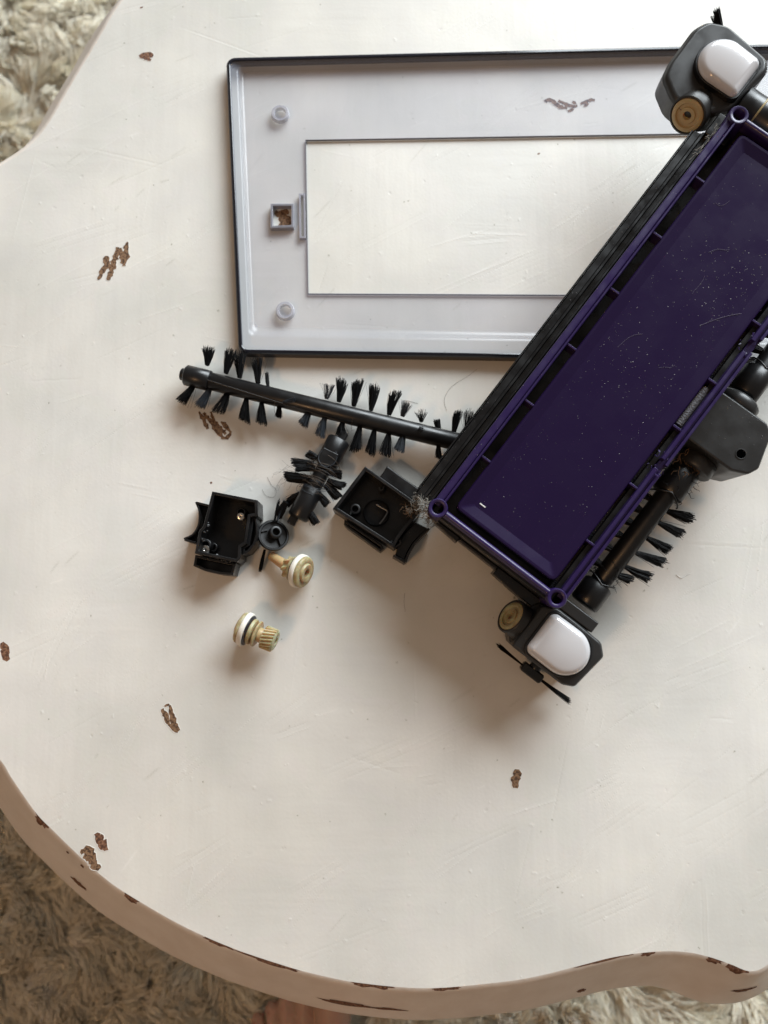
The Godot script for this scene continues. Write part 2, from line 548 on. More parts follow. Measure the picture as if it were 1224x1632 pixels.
func build_table() -> void:
	table_material()
	var ctl := PackedVector2Array()
	for p in OUTLINE:
		ctl.append(flat2(p[0], p[1]))
	var m := ctl.size()
	for i in m:
		for k in 8:
			rim_line.append(ctl[i].cubic_interpolate(ctl[(i + 1) % m], ctl[(i + m - 1) % m], ctl[(i + 2) % m], k / 8.0))
	m = rim_line.size()
	for i in m:
		var e := (rim_line[(i + 2) % m] - rim_line[(i + m - 2) % m]).normalized()
		rim_out.append(Vector2(-e.y, e.x))
	var area := 0.0
	for i in m:
		area += rim_line[i].cross(rim_line[(i + 1) % m])
	if area > 0:
		for i in m:
			rim_out[i] = -rim_out[i]
	var t := thing("coffee_table", "scalloped coffee table in chipped cream paint, standing on the shaggy rug", "table", Vector3(0, FLOOR, 0))
	var lift := Transform3D(Basis(), Vector3(0, -FLOOR, 0) * K)
	var s := Shape.new()
	s.use_uv = true
	var idx := Geometry2D.triangulate_polygon(rim_line)
	for k in range(0, idx.size(), 3):
		var a := rim_line[idx[k]]
		var b := rim_line[idx[k + 1]]
		var c := rim_line[idx[k + 2]]
		if (b - a).cross(c - a) < 0:
			var q := b; b = c; c = q
		# y is up, so x to z turns clockwise seen from above when the cross product is positive
		for p in [a, b, c]:
			s.v.append(Vector3(p.x, 0, p.y) * K)
			s.n.append(Vector3.UP)
			s.uv.append(table_uv(p))
	var top := part("tabletop", s, M.table_top, t)
	top.transform = lift
	s = Shape.new()
	for i in m:
		var j := i + 1
		for k in EDGE.size() - 1:
			var nn := []
			for c in [[i, k], [j, k], [j, k + 1], [i, k + 1]]:
				var kk: int = clampi(c[1], 1, EDGE.size() - 2)
				var d := Vector2(EDGE[kk + 1][0] - EDGE[kk - 1][0], EDGE[kk + 1][1] - EDGE[kk - 1][1]).normalized()
				if c[1] == 0:
					d = Vector2(0.95, 0.3).normalized()
				var o: Vector2 = rim_out[c[0] % m]
				nn.append(Vector3(o.x * d.y, d.x, o.y * d.y))
			s.quad(edge_point(i, k), edge_point(j, k), edge_point(j, k + 1), edge_point(i, k + 1), nn[0], nn[1], nn[2], nn[3])
	# underside
	var low := PackedVector2Array()
	for i in m:
		var p := edge_point(i, EDGE.size() - 1)
		low.append(Vector2(p.x, p.z))
	for k in range(0, idx.size(), 3):
		s.tri(Vector3(low[idx[k]].x, -50, low[idx[k]].y), Vector3(low[idx[k + 1]].x, -50, low[idx[k + 1]].y), Vector3(low[idx[k + 2]].x, -50, low[idx[k + 2]].y), Vector3.DOWN, Vector3.DOWN, Vector3.DOWN)
	var edge := part("edge_moulding", s, M.table_edge, t)
	edge.transform = lift
	# apron and legs
	s = Shape.new()
	s.ring_wall(Shape.inset(rim_line, 55.0), 18.0, -110.0, -50.5, 1.5)
	part("apron", s, M.table_edge, t).transform = lift
	for c in [Vector2(-120, -210), Vector2(300, -240), Vector2(-60, 40), Vector2(240, 40)]:
		s = Shape.new()
		s.lathe([Vector2(0, FLOOR + 22), Vector2(13, FLOOR + 22), Vector2(17, FLOOR + 30), Vector2(14, FLOOR + 45), Vector2(20, -180), Vector2(25, -130), Vector2(22, -112), Vector2(26, -51), Vector2(0, -51)], 20)
		var l := part("leg", s, M.table_edge, t)
		l.transform = lift * Transform3D(Basis(), Vector3(c.x, 0, c.y) * K)
	# places where the paint has come off, on the top: bare wood with a lip of paint round it
	var strokes := [
		# [half widths, points ...] in the photograph
		[[2.6, 222, 91, 230, 89, 237, 84], [2.4, 228, 91, 235, 93, 241, 96], [2.2, 236, 84, 240, 87, 241, 92]],
		[[2.2, 156, 446, 162, 436, 166, 424], [3.4, 164, 434, 170, 422, 170, 408], [2.8, 172, 447, 178, 430, 183, 412, 187, 394], [3.0, 190, 396, 196, 412, 198, 424], [3.2, 198, 420, 201, 405, 201, 391], [1.4, 200, 392, 204, 386]],
		[[2.0, 317, 656, 324, 668, 331, 684], [2.2, 324, 658, 336, 672, 346, 686, 356, 698], [1.8, 336, 656, 342, 672, 352, 684, 360, 692], [2.0, 352, 672, 362, 680, 368, 690], [1.6, 368, 690, 362, 698, 352, 698], [1.4, 346, 686, 354, 680], [1.3, 352, 690, 360, 685]],
		[[2.4, 867, 161, 876, 159, 886, 164], [2.0, 880, 162, 892, 170, 904, 173], [2.0, 890, 160, 902, 167, 914, 170, 920, 168], [1.5, 905, 178, 914, 173], [1.8, 925, 166, 934, 163, 942, 159, 948, 160], [1.4, 930, 170, 938, 165], [1.4, 912, 162, 918, 166]],
		[[3.2, 438, 338, 448, 342, 460, 336], [4.0, 446, 336, 450, 348, 452, 358], [3.4, 460, 344, 456, 354, 458, 362], [3.0, 444, 358, 452, 362, 464, 352]],
		[[2.4, 258, 1130, 264, 1142, 268, 1154], [2.2, 270, 1124, 274, 1140, 279, 1156, 285, 1165], [1.8, 268, 1154, 276, 1162, 284, 1166], [1.2, 262, 1126, 270, 1122]],
		[[3.2, 823, 1226, 822, 1240, 821, 1256], [1.6, 827, 1228, 828, 1238]],
		[[3.0, 153, 1328, 158, 1338, 164, 1348], [3.6, 158, 1352, 166, 1346, 168, 1356], [2.0, 160, 1330, 163, 1340]],
		[[2.6, 128, 1360, 138, 1354, 150, 1356], [4.6, 134, 1362, 142, 1366, 150, 1374], [3.4, 146, 1374, 152, 1380, 158, 1386]],
		[[3.0, 3, 1024, 8, 1034, 12, 1046], [2.8, 2, 1036, 8, 1044, 14, 1052]],
		[[1.6, 225, 11, 226, 13]], [[1.3, 858, 244, 859, 246]], [[1.0, 336, 768, 337, 771]],
	]
	var q := 0
	for chip in strokes:
		q += 1
		rng.seed = 500 + q
		var lipped := Shape.new()
		var bare := Shape.new()
		var polys: Array[PackedVector2Array] = []
		var wide: Array[PackedVector2Array] = []
		for line in chip:
			var pts := PackedVector2Array()
			for k in range(1, line.size(), 2):
				pts.append(flat2(line[k], line[k + 1]))
			var fine := PackedVector2Array()
			for k in pts.size() - 1:
				var steps := maxi(2, int(pts[k].distance_to(pts[k + 1]) / 1.1))
				for i in steps:
					fine.append(pts[k].lerp(pts[k + 1], float(i) / steps))
			fine.append(pts[-1])
			var l := PackedVector2Array()
			var rr := PackedVector2Array()
			for k in fine.size():
				var d := (fine[mini(k + 1, fine.size() - 1)] - fine[maxi(k - 1, 0)]).normalized().orthogonal()
				var f := float(k) / (fine.size() - 1)
				var wid: float = line[0] * 0.60 * (0.35 + 0.75 * sqrt(sin(PI * clampf(f, 0.04, 0.96))))
				l.append(fine[k] + d * wid * rng.randf_range(0.55, 1.35))
				rr.append(fine[k] - d * wid * rng.randf_range(0.55, 1.35))
			rr.reverse()
			l.append_array(rr)
			polys.append(l)
		var joined: Array[PackedVector2Array] = []
		for pl in polys:
			var cur := pl
			var keep: Array[PackedVector2Array] = []
			for other in joined:
				var u := Geometry2D.merge_polygons(cur, other)
				var outer: Array = u.filter(func(e): return not Geometry2D.is_polygon_clockwise(e))
				if outer.size() == 1:
					cur = outer[0]
				else:
					keep.append(other)
			keep.append(cur)
			joined = keep
		for pl in joined:
			if Geometry2D.triangulate_polygon(pl).size() > 0:
				bare.prism(pl, -0.3, 0.05, 0.0, false)
			for big in Geometry2D.offset_polygon(pl, 0.32):
				if not Geometry2D.is_polygon_clockwise(big):
					lipped.ring_wall(big, 0.34, -0.2, 0.13, 0.08)
		var o := part("paint_chip", bare, M.wood if q != 1 and q != 8 and q < 10 else M.dark_wood, t)
		o.transform = lift
		if q < 10:
			o = part("paint_lip", lipped, M.paint_flake, t)
			o.transform = lift
	# ... and on the moulding: [x, y, half length in mm, half height in mm]
	var edges := [[68, 1306, 4.5, 1.5], [122, 1406, 5.5, 1.3], [130, 1380, 1.2, 1.0], [212, 1428, 4.5, 1.7], [352, 1500, 9, 0.8], [322, 1533, 3.6, 1.2], [440, 1533, 17, 0.8], [590, 1566, 11, 1.0], [703, 1573, 8, 0.7], [538, 1598, 12, 1.4], [620, 1608, 9, 0.8], [828, 1599, 5.2, 1.3], [878, 1590, 1.6, 1.3], [928, 1580, 2.6, 1.4], [1045, 1563, 5.0, 0.7], [1063, 1558, 3.2, 1.0], [960, 1530, 14, 0.5], [1035, 1516, 3.6, 1.0], [1140, 1528, 4.6, 1.4], [1177, 1540, 5.5, 1.6], [1186, 1579, 2.4, 1.0], [88, 197, 5, 0.6], [180, 28, 6, 0.5], [109, 1359, 1.0, 0.7]]
	for e in edges:
		q += 1
		var best := 1e9
		var bs := 0.0
		var bt := 0.0
		for i in m:
			for k in 20:
				var d := in_photo(edge_point(i, k * 0.5)).distance_to(Vector2(e[0], e[1]))
				if d < best:
					best = d; bs = i; bt = k * 0.5
		var step := rim_line[int(bs)].distance_to(rim_line[(int(bs) + 1) % m])
		var kt := int(clampf(bt, 0, EDGE.size() - 2))
		var rise := Vector2(EDGE[kt + 1][0] - EDGE[kt][0], EDGE[kt + 1][1] - EDGE[kt][1]).length()
		rng.seed = 900 + q
		var ring := []
		for i in 22:
			var an := TAU * i / 22.0
			var kk := 1.0 + rng.randf_range(-0.3, 0.3)
			ring.append([bs + cos(an) * e[2] * kk / step, maxf(0.0, bt + sin(an) * e[3] * 2.0 * kk / rise)])
		s = Shape.new()
		for i in 22:
			var a: Array = ring[i]
			var b: Array = ring[(i + 1) % 22]
			for lv in 3:
				var f0 := lv / 3.0
				var f1 := (lv + 1) / 3.0
				var pts := []
				for c in [[a, f0], [b, f0], [b, f1], [a, f1]]:
					pts.append(edge_point(lerpf(bs, c[0][0], c[1]), lerpf(bt, c[0][1], c[1]), 0.16))
				s.flat(pts[0], pts[1], pts[2], pts[3], Vector3(rim_out[int(bs)].x, 1, rim_out[int(bs)].y))
		part("paint_chip", s, M.dark_wood, t).transform = lift

# ------------------------------------------------------------------ floor and rug
func build_floor() -> void:
	var s := Shape.new()
	s.box(Vector3(0, FLOOR - 20, 0), Vector3(6000, 20, 6000), 0.5)
	var fm := mat(Color(1, 1, 1), 0.5, {"uv1_triplanar": true, "uv1_scale": Vector3(3, 3, 12)})
	fm.albedo_texture = noise_tex(0.02, 61, [[0.2, 0.8], [Color(0.13, 0.09, 0.07), Color(0.24, 0.17, 0.13)]], 512, 5)
	part("floor", s, fm, self).set_meta("kind", "structure")
	var rug := thing("shaggy_rug", "shaggy cream rug on the dark floor under the painted table", "rug", Vector3(0, FLOOR, 0))
	s = Shape.new()
	var corner := spot(-26, -14, FLOOR)
	var x0 := -600.0
	var z0 := corner.z - 42
	var x1 := 800.0
	var z1 := 620.0
	s.prism(PackedVector2Array([Vector2(x0, z0), Vector2(x1, z0), Vector2(x1, z1), Vector2(x0, z1)]), -10, 4, 2.0)
	var backing := mat(Color(0.6, 0.56, 0.46), 1.0)
	part("rug_backing", s, backing, rug)
	# one lock of wool: strands that twist together towards the tip
	var locks := []
	for k in 3:
		rng.seed = 210 + k
		s = Shape.new()
		for i in 24:
			var a := rng.randf() * TAU
			var o := Vector3(cos(a), 0, sin(a)) * rng.randf_range(0.3, 4.6)
			var tip := Vector3(rng.randf_range(6, 15), rng.randf_range(17, 27), rng.randf_range(-5, 5)) + o * 0.5
			var mid := o * 1.15 + Vector3(tip.x * 0.22, tip.y * 0.62, tip.z * 0.3) + Vector3(rng.randf_range(-2, 2), 0, rng.randf_range(-2, 2))
			var path := PackedVector3Array()
			for j in 5:
				var t := j / 4.0
				path.append(o.lerp(mid, t).lerp(mid.lerp(tip, t), t))
			s.tube(path, 0.72, 0.3, 3)
		locks.append(s.mesh())
	var wool := mat(Color(1, 1, 1), 0.9, {"vertex_color_use_as_albedo": true, "backlight_enabled": true, "backlight": Color(0.7, 0.66, 0.57)})
	var lean := noise(0.012, 71, 3)
	var lean2 := noise(0.016, 72, 3)
	var tone := noise(0.02, 73, 3)
	for k in 3:
		var mm := MultiMesh.new()
		mm.transform_format = MultiMesh.TRANSFORM_3D
		mm.use_colors = true
		mm.mesh = locks[k]
		var places := []
		rng.seed = 300 + k
		var step := 7.2
		var z := z0 + 3.0
		while z < z1 - 3:
			var x := x0 + 3.0
			while x < x1 - 3:
				places.append(Vector2(x + rng.randf_range(-4, 4) + k * 2.9, z + rng.randf_range(-4, 4)))
				x += step * 1.7
			z += step
		mm.instance_count = places.size()
		for i in places.size():
			var p: Vector2 = places[i]
			var a := lean.get_noise_2d(p.x, p.y) * 5.0 + rng.randf_range(-0.4, 0.4)
			var l := 0.75 + lean2.get_noise_2d(p.x, p.y) * 1.1 + rng.randf_range(-0.2, 0.2)
			var b := Basis(Vector3.UP, a) * Basis(Vector3.BACK, -clampf(l, 0.0, 1.15) * 0.8) * Basis(Vector3.UP, rng.randf_range(-0.5, 0.5))
			b = b.scaled(Vector3.ONE * rng.randf_range(0.8, 1.2))
			mm.set_instance_transform(i, Transform3D(b, Vector3(p.x, 2, p.y) * K))
			var c := 0.95 + tone.get_noise_2d(p.x, p.y) * 0.16 + rng.randf_range(-0.06, 0.06)
			mm.set_instance_color(i, Color(minf(c * 1.04, 1.0), minf(c * 1.0, 0.98), c * 0.87))
		var o := MultiMeshInstance3D.new()
		o.name = numbered("wool_pile")
		o.multimesh = mm
		o.material_override = wool
		o.set_meta("kind", "stuff")
		rug.add_child(o, true)

# ------------------------------------------------------------------ clear cover
func build_cover() -> void:
	var t := thing("clear_cover", "clear plastic cover plate with dark rim and rectangular cutout, lying flat under the sweeper head", "cover")
	const TOP := 1.5
	const RIM := 7.0
	var c := [flat2(360, 91, RIM), flat2(380, 563, RIM), flat2(840, 570, RIM), flat2(1080, 73, RIM)]
	# the four corners of the foot: left edge as seen, long sides carried on to the right
	var tl: Vector2 = c[0]
	var bl: Vector2 = c[1]
	var dt: Vector2 = (c[3] - tl).normalized()
	var db: Vector2 = (c[2] - bl).normalized()
	var tr := tl + dt * 425.0
	var br := bl + db * 415.0
	var quadr := [tl, bl, br, tr]
	# each side moved in by its own amount: left, near, right, far
	var shrink := func(by: Array) -> PackedVector2Array:
		var lines := []
		for i in 4:
			var a: Vector2 = quadr[i]
			var b: Vector2 = quadr[(i + 1) % 4]
			var o := (b - a).normalized().orthogonal()
			if o.dot((quadr[(i + 2) % 4] as Vector2) - a) < 0:
				o = -o
			lines.append([a + o * by[i], (b - a).normalized()])
		var out := PackedVector2Array()
		for i in 4:
			var l0: Array = lines[(i + 3) % 4]
			var l1: Array = lines[i]
			out.append(Geometry2D.line_intersects_line(l0[0], l0[1], l1[0], l1[1]))
		return out
	var rounded := func(poly: PackedVector2Array, radius: float) -> PackedVector2Array:
		var out := PackedVector2Array()
		for i in 4:
			var p := poly[i]
			var a := (poly[(i + 3) % 4] - p).normalized()
			var b := (poly[(i + 1) % 4] - p).normalized()
			var m := p + (a + b) * radius
			for k in 9:
				var u := k / 8.0
				out.append(m + (-b * cos(u * PI / 2) - a * sin(u * PI / 2)) * radius)
		return out
	var loop := func(d: float, radius: float) -> PackedVector2Array:
		var poly: PackedVector2Array = shrink.call([d, d, d, d])
		var out := PackedVector2Array()
		for i in 4:
			var p := poly[i]
			var a := (poly[(i + 3) % 4] - p).normalized()
			var b := (poly[(i + 1) % 4] - p).normalized()
			var m := p + (a + b) * radius
			for k in 9:
				var u := k / 8.0
				out.append(m + (-b * cos(u * PI / 2) - a * sin(u * PI / 2)) * radius)
		return out
	# the dark rim that stands on the table
	var s := Shape.new()
	var rr: PackedVector2Array = loop.call(0.0, 5.5)
	var rin: PackedVector2Array = loop.call(2.25, 3.2)
	var m := rr.size()
	var up := Vector3.UP
	for i in m:
		var j := (i + 1) % m
		var o0 := (rr[i] - rin[i]).normalized()
		var o1 := (rr[j] - rin[j]).normalized()
		var n0 := Vector3(o0.x, 0, o0.y)
		var n1 := Vector3(o1.x, 0, o1.y)
		var prof := [[0.12, 0.0], [0.0, RIM - 0.7], [0.25, RIM - 0.2], [0.8, RIM], [1.0, RIM - 0.1], [1.0, RIM - 2.6], [0.5, 0.0]]
		for k in prof.size() - 1:
			var e0: Array = prof[k]
			var e1: Array = prof[k + 1]
			var d := Vector2(e1[0] - e0[0], e1[1] - e0[1]).normalized()
			var q := func(a: Vector2, b: Vector2, e: Array) -> Vector3:
				var z: Vector2 = a.lerp(b, e[0])
				return Vector3(z.x, e[1], z.y)
			var na := n0 * d.y + up * d.x
			var nb := n1 * d.y + up * d.x
			s.quad(q.call(rr[i], rin[i], e0), q.call(rr[j], rin[j], e0), q.call(rr[j], rin[j], e1), q.call(rr[i], rin[i], e1), na, nb, nb, na)
	part("rim", s, M.rim, t)
	# walls that slope down from the rim to the plate, with a tighter bend at the foot
	s = Shape.new()
	const FOOT := [9.0, 17.5, 9.0, 6.0]
	var rings := []
	for k in 15:
		var f := k / 14.0
		var by := []
		for e in 4:
			by.append(lerpf(2.1, FOOT[e], f))
		# gentle slope, then a short steep bend, then level
		var y := lerpf(RIM - 0.9, 4.9, f / 0.6) if f < 0.6 else lerpf(4.9, TOP, sin((f - 0.6) / 0.4 * PI / 2.0))
		rings.append([rounded.call(shrink.call(by), lerpf(3.4, 4.0, f) if k < 14 else 4.0), y])
	var P := func(r: int, i: int) -> Vector3:
		return Vector3(rings[r][0][i].x, rings[r][1], rings[r][0][i].y)
	var norm := func(r: int, i: int) -> Vector3:
		var u: Vector3 = P.call(mini(r + 1, 14), i) - P.call(maxi(r - 1, 0), i)
		var w0: Vector3 = P.call(r, (i + 1) % m) - P.call(r, (i + m - 1) % m)
		var g := u.cross(w0).normalized()
		return g if g.y > 0 else -g
	for r in rings.size() - 1:
		for i in m:
			var j := (i + 1) % m
			s.quad(P.call(r, i), P.call(r, j), P.call(r + 1, j), P.call(r + 1, i), norm.call(r, i), norm.call(r, j), norm.call(r + 1, j), norm.call(r + 1, i))
	part("side_wall", s, M.clear_wall, t)
	# the plate, in pieces round its openings
	var inner: PackedVector2Array = shrink.call(FOOT)
	var w := [flat2(487, 223, TOP), flat2(491, 468, TOP), Vector2.ZERO, Vector2.ZERO]
	var dwt := (flat2(1085, 213, TOP) - flat2(487, 223, TOP)).normalized()
	var dwb := (flat2(890, 470, TOP) - flat2(491, 468, TOP)).normalized()
	w[2] = w[1] + dwb * 320.0
	w[3] = w[0] + dwt * 326.0
	s = Shape.new()
	var lay := func(a: Vector2, b: Vector2, c2: Vector2, d: Vector2) -> void:
		s.quad(Vector3(a.x, TOP, a.y), Vector3(b.x, TOP, b.y), Vector3(c2.x, TOP, c2.y), Vector3(d.x, TOP, d.y), up, up, up, up)
	lay.call(inner[0], w[0], w[3], inner[3])
	lay.call(inner[1], inner[2], w[2], w[1])
	lay.call(inner[2], inner[3], w[3], w[2])
	# left band: square opening and slot
	var sq := [flat2(434, 330, TOP), flat2(434, 365, TOP), flat2(467, 364, TOP), flat2(467, 330, TOP)]
	var sl := [flat2(478, 312, TOP), flat2(479, 380, TOP), flat2(489, 380, TOP), flat2(488, 312, TOP)]
	var edge_x := func(a: Vector2, b: Vector2, z: float) -> Vector2:
		return a.lerp(b, (z - a.y) / (b.y - a.y))
	var zs := [sl[0].y, sq[0].y, sq[1].y, sl[1].y]
	var L := []
	var W := []
	for z in zs:
		L.append(edge_x.call(inner[0], inner[1], z))
		W.append(edge_x.call(w[0], w[1], z))
	lay.call(inner[0], L[0], W[0], w[0])
	lay.call(L[3], inner[1], w[1], W[3])
	var sx0: float = sl[0].x
	lay.call(L[0], L[1], Vector2(sx0, zs[1]), Vector2(sx0, zs[0]))
	lay.call(L[2], L[3], Vector2(sx0, zs[3]), Vector2(sx0, zs[2]))
	lay.call(L[1], L[2], Vector2(sq[0].x, zs[2]), Vector2(sq[0].x, zs[1]))
	lay.call(Vector2(sq[3].x, zs[1]), Vector2(sq[3].x, zs[2]), Vector2(sx0, zs[2]), Vector2(sx0, zs[1]))
	part("plate", s, M.clear, t)
	# cut edges: thin lips round the openings
	var lip := func(poly: PackedVector2Array, thick: float, y0: float, y1: float, called: String, mm: Material) -> void:
		var z := Shape.new()
		z.ring_wall(Shape.inset(poly, -thick * 0.5), thick, y0, y1, 0.08)
		part(called, z, mm, t)
	var edge_mat := mat(Color(0.16, 0.16, 0.18), 0.2)
	lip.call(PackedVector2Array([w[0], w[1], w[2], w[3]]), 0.42, 0.25, TOP + 0.03, "cutout_edge", edge_mat)
	var frosted := mat(Color(0.42, 0.42, 0.48), 0.15, {"transparency": BaseMaterial3D.TRANSPARENCY_ALPHA})
	frosted.albedo_color.a = 0.6
	lip.call(PackedVector2Array(sq), 1.3, 0.3, TOP + 2.6, "square_socket", frosted)
	lip.call(PackedVector2Array([sq[0], sq[1], sq[2], sq[3]]), 0.35, 0.25, TOP + 2.7, "socket_edge", edge_mat)
	lip.call(PackedVector2Array([sl[0], sl[1], Vector2(sl[2].x - 1.0, sl[2].y), Vector2(sl[3].x - 1.0, sl[3].y)]), 1.0, 0.3, TOP + 1.6, "clip_slot", frosted)
	# screw posts
	for q in [[447, 184], [455, 497]]:
		var p := spot(q[0], q[1], TOP)
		s = Shape.new()
		s.xf = Transform3D(Basis(), p * K)
		s.lathe([Vector2(5.5, 0.0), Vector2(5.2, 2.0), Vector2(4.9, 2.4), Vector2(3.6, 2.4), Vector2(3.3, 2.0), Vector2(3.2, 0.0)], 28)
		part("screw_post", s, frosted, t)

# ------------------------------------------------------------------ tufts
var tufts := {}
var tuft_count := 0
func tuft_mesh(kind: int, length: float) -> Mesh:
	tuft_count += 1
	var key := "%d_%d_%d" % [kind, int(length * 2), tuft_count % 4]
	if not tufts.has(key):
		rng.seed = hash(key)
		var s := Shape.new()
		if kind == 0:
			s.tuft(rng, 105, length * 1.08, 1.4, 4.0, 0.205, 10)
		elif kind == 1:
			s.tuft(rng, 95, length * 1.08, 1.4, 4.4, 0.2, 12)
		elif kind == 2:   # worn and thin
			s.tuft(rng, 50, length * 1.05, 1.2, 4.4, 0.17, 10)
		elif kind == 3:   # narrow, tight
			s.tuft(rng, 45, length, 0.8, 1.3, 0.17, 3)
		elif kind == 7:   # tight fan
			s.tuft(rng, 110, length * 1.05, 1.0, 3.0, 0.21, 7)
		elif kind == 5:   # a short solid block
			s.tuft(rng, 130, length, 1.4, 1.9, 0.2, 6)
		else:             # wide and matted
			s.tuft(rng, 95, length, 1.4, 2.4, 0.22, 8)
		tufts[key] = s.mesh()
	return tufts[key]

func add_tuft(parent: Node, a: Vector3, b: Vector3, kind := 0, m: Material = null, squash := 1.0) -> void:
	var o := MeshInstance3D.new()
	o.name = numbered("bristle_tuft")
	var l := roundf(a.distance_to(b) * 2.0) / 2.0
	o.mesh = tuft_mesh(kind, l)
	o.material_override = m if m else M.bristle
	parent.add_child(o, true)
	var x := Shape.along(a, b)
	x.origin *= K
	x.basis = x.basis * Basis.from_scale(Vector3(squash, 1, 1.0))
	o.transform = x

# ------------------------------------------------------------------ the long loose brush
func build_long_brush() -> void:
	const H := 9.5
	var a := spot(293, 597, H)
	var b := spot(768, 714, H)
	var t := thing("brush_roller", "long black roller brush with paired bristle tufts, its end under the sweeper head", "brush", Vector3(a.x, 0, a.z))
	var o := Vector3(a.x, 0, a.z)
	a -= o
	b -= o
	var d := (b - a).normalized()
	var s := Shape.new()
	s.rod(a + d * 14, b, 5.0, 0.5, 32)
	part("core", s, M.black_rod, t)
	s = Shape.new()
	s.rod(a + d * 0.8, a + d * 15.5, 5.75, 0.8, 32)
	part("end_sleeve", s, M.black_rod, t)
	s = Shape.new()
	s.rod(a - d * 1.6, a + d * 2.0, 3.4, 0.4, 20)
	part("pivot", s, M.black, t)
	# raised spiral seam that carries the tufts
	var side := Vector3(-d.z, 0, d.x).normalized()
	for run in [[14.0, 95.0, 0.2, 1.25], [96.0, 150.0, 2.6, 3.4]]:
		s = Shape.new()
		var path := PackedVector3Array()
		for i in 24:
			var f := i / 23.0
			var an: float = lerpf(run[2], run[3], f)
			path.append(a + d * lerpf(run[0], run[1], f) + (Vector3.UP * cos(an) + side * sin(an)) * 4.9)
		s.tube(path, 0.45, 0.45, 6)
		part("seam", s, M.black_rod, t)
	var upper := [[330, 582, 334, 559, 0], [360, 595, 367, 562, 0], [382, 602, 383, 566, 1], [411, 611, 411, 574, 1], [428, 621, 423, 594, 3], [520, 636, 526, 614, 5], [540, 640, 547, 608, 0], [564, 647, 570, 611, 0], [591, 654, 598, 617, 0], [620, 661, 628, 627, 1], [641, 664, 648, 642, 5], [671, 672, 673, 658, 2], [700, 693, 697, 668, 4], [723, 689, 727, 659, 0], [742, 690, 749, 657, 2]]
	var lower := [[311, 612, 291, 640, 1], [335, 619, 321, 647, 6], [364, 623, 351, 657, 1], [393, 635, 387, 669, 0], [417, 642, 416, 674, 0], [445, 648, 445, 666, 4], [494, 655, 483, 677, 6], [518, 665, 508, 694, 6], [546, 672, 541, 692, 0], [574, 679, 566, 715, 0], [597, 684, 591, 721, 0], [620, 690, 613, 724, 1], [644, 691, 636, 717, 6], [699, 711, 698, 731, 4]]
	for e in upper + lower:
		var p := spot(e[0], e[1], H) - o
		var q := spot(e[2], e[3], H - (1.0 if e[4] != 5 else -2.0)) - o
		var kind: int = e[4]
		add_tuft(t, p, q, 2 if kind == 5 else 1 if kind == 6 else kind, M.bristle_grey if kind >= 5 else M.bristle, 0.8)
	# short tufts that lean towards the camera
	for e in [[452, 641, 470, 638, 6], [665, 688, 674, 683, 4]]:
		var p := spot(e[0], e[1], H + 4) - o
		add_tuft(t, p, spot(e[2], e[3], H + 8) - o, 3, M.bristle_grey)
	for e in [[437, 640], [560, 668]]:
		var p := spot(e[0], e[1], H + 3.0) - o
		s = Shape.new()
		var path := PackedVector3Array()
		for i in 14:
			var an := -2.0 + i * 0.34
			path.append(p + d * (i * 0.12) + (Vector3.UP * cos(an) + side * sin(an)) * 5.25 - Vector3.UP * 4.0)
		s.tube(path, 0.1, 0.1, 4)
		part("wound_hair", s, M.hair, t)

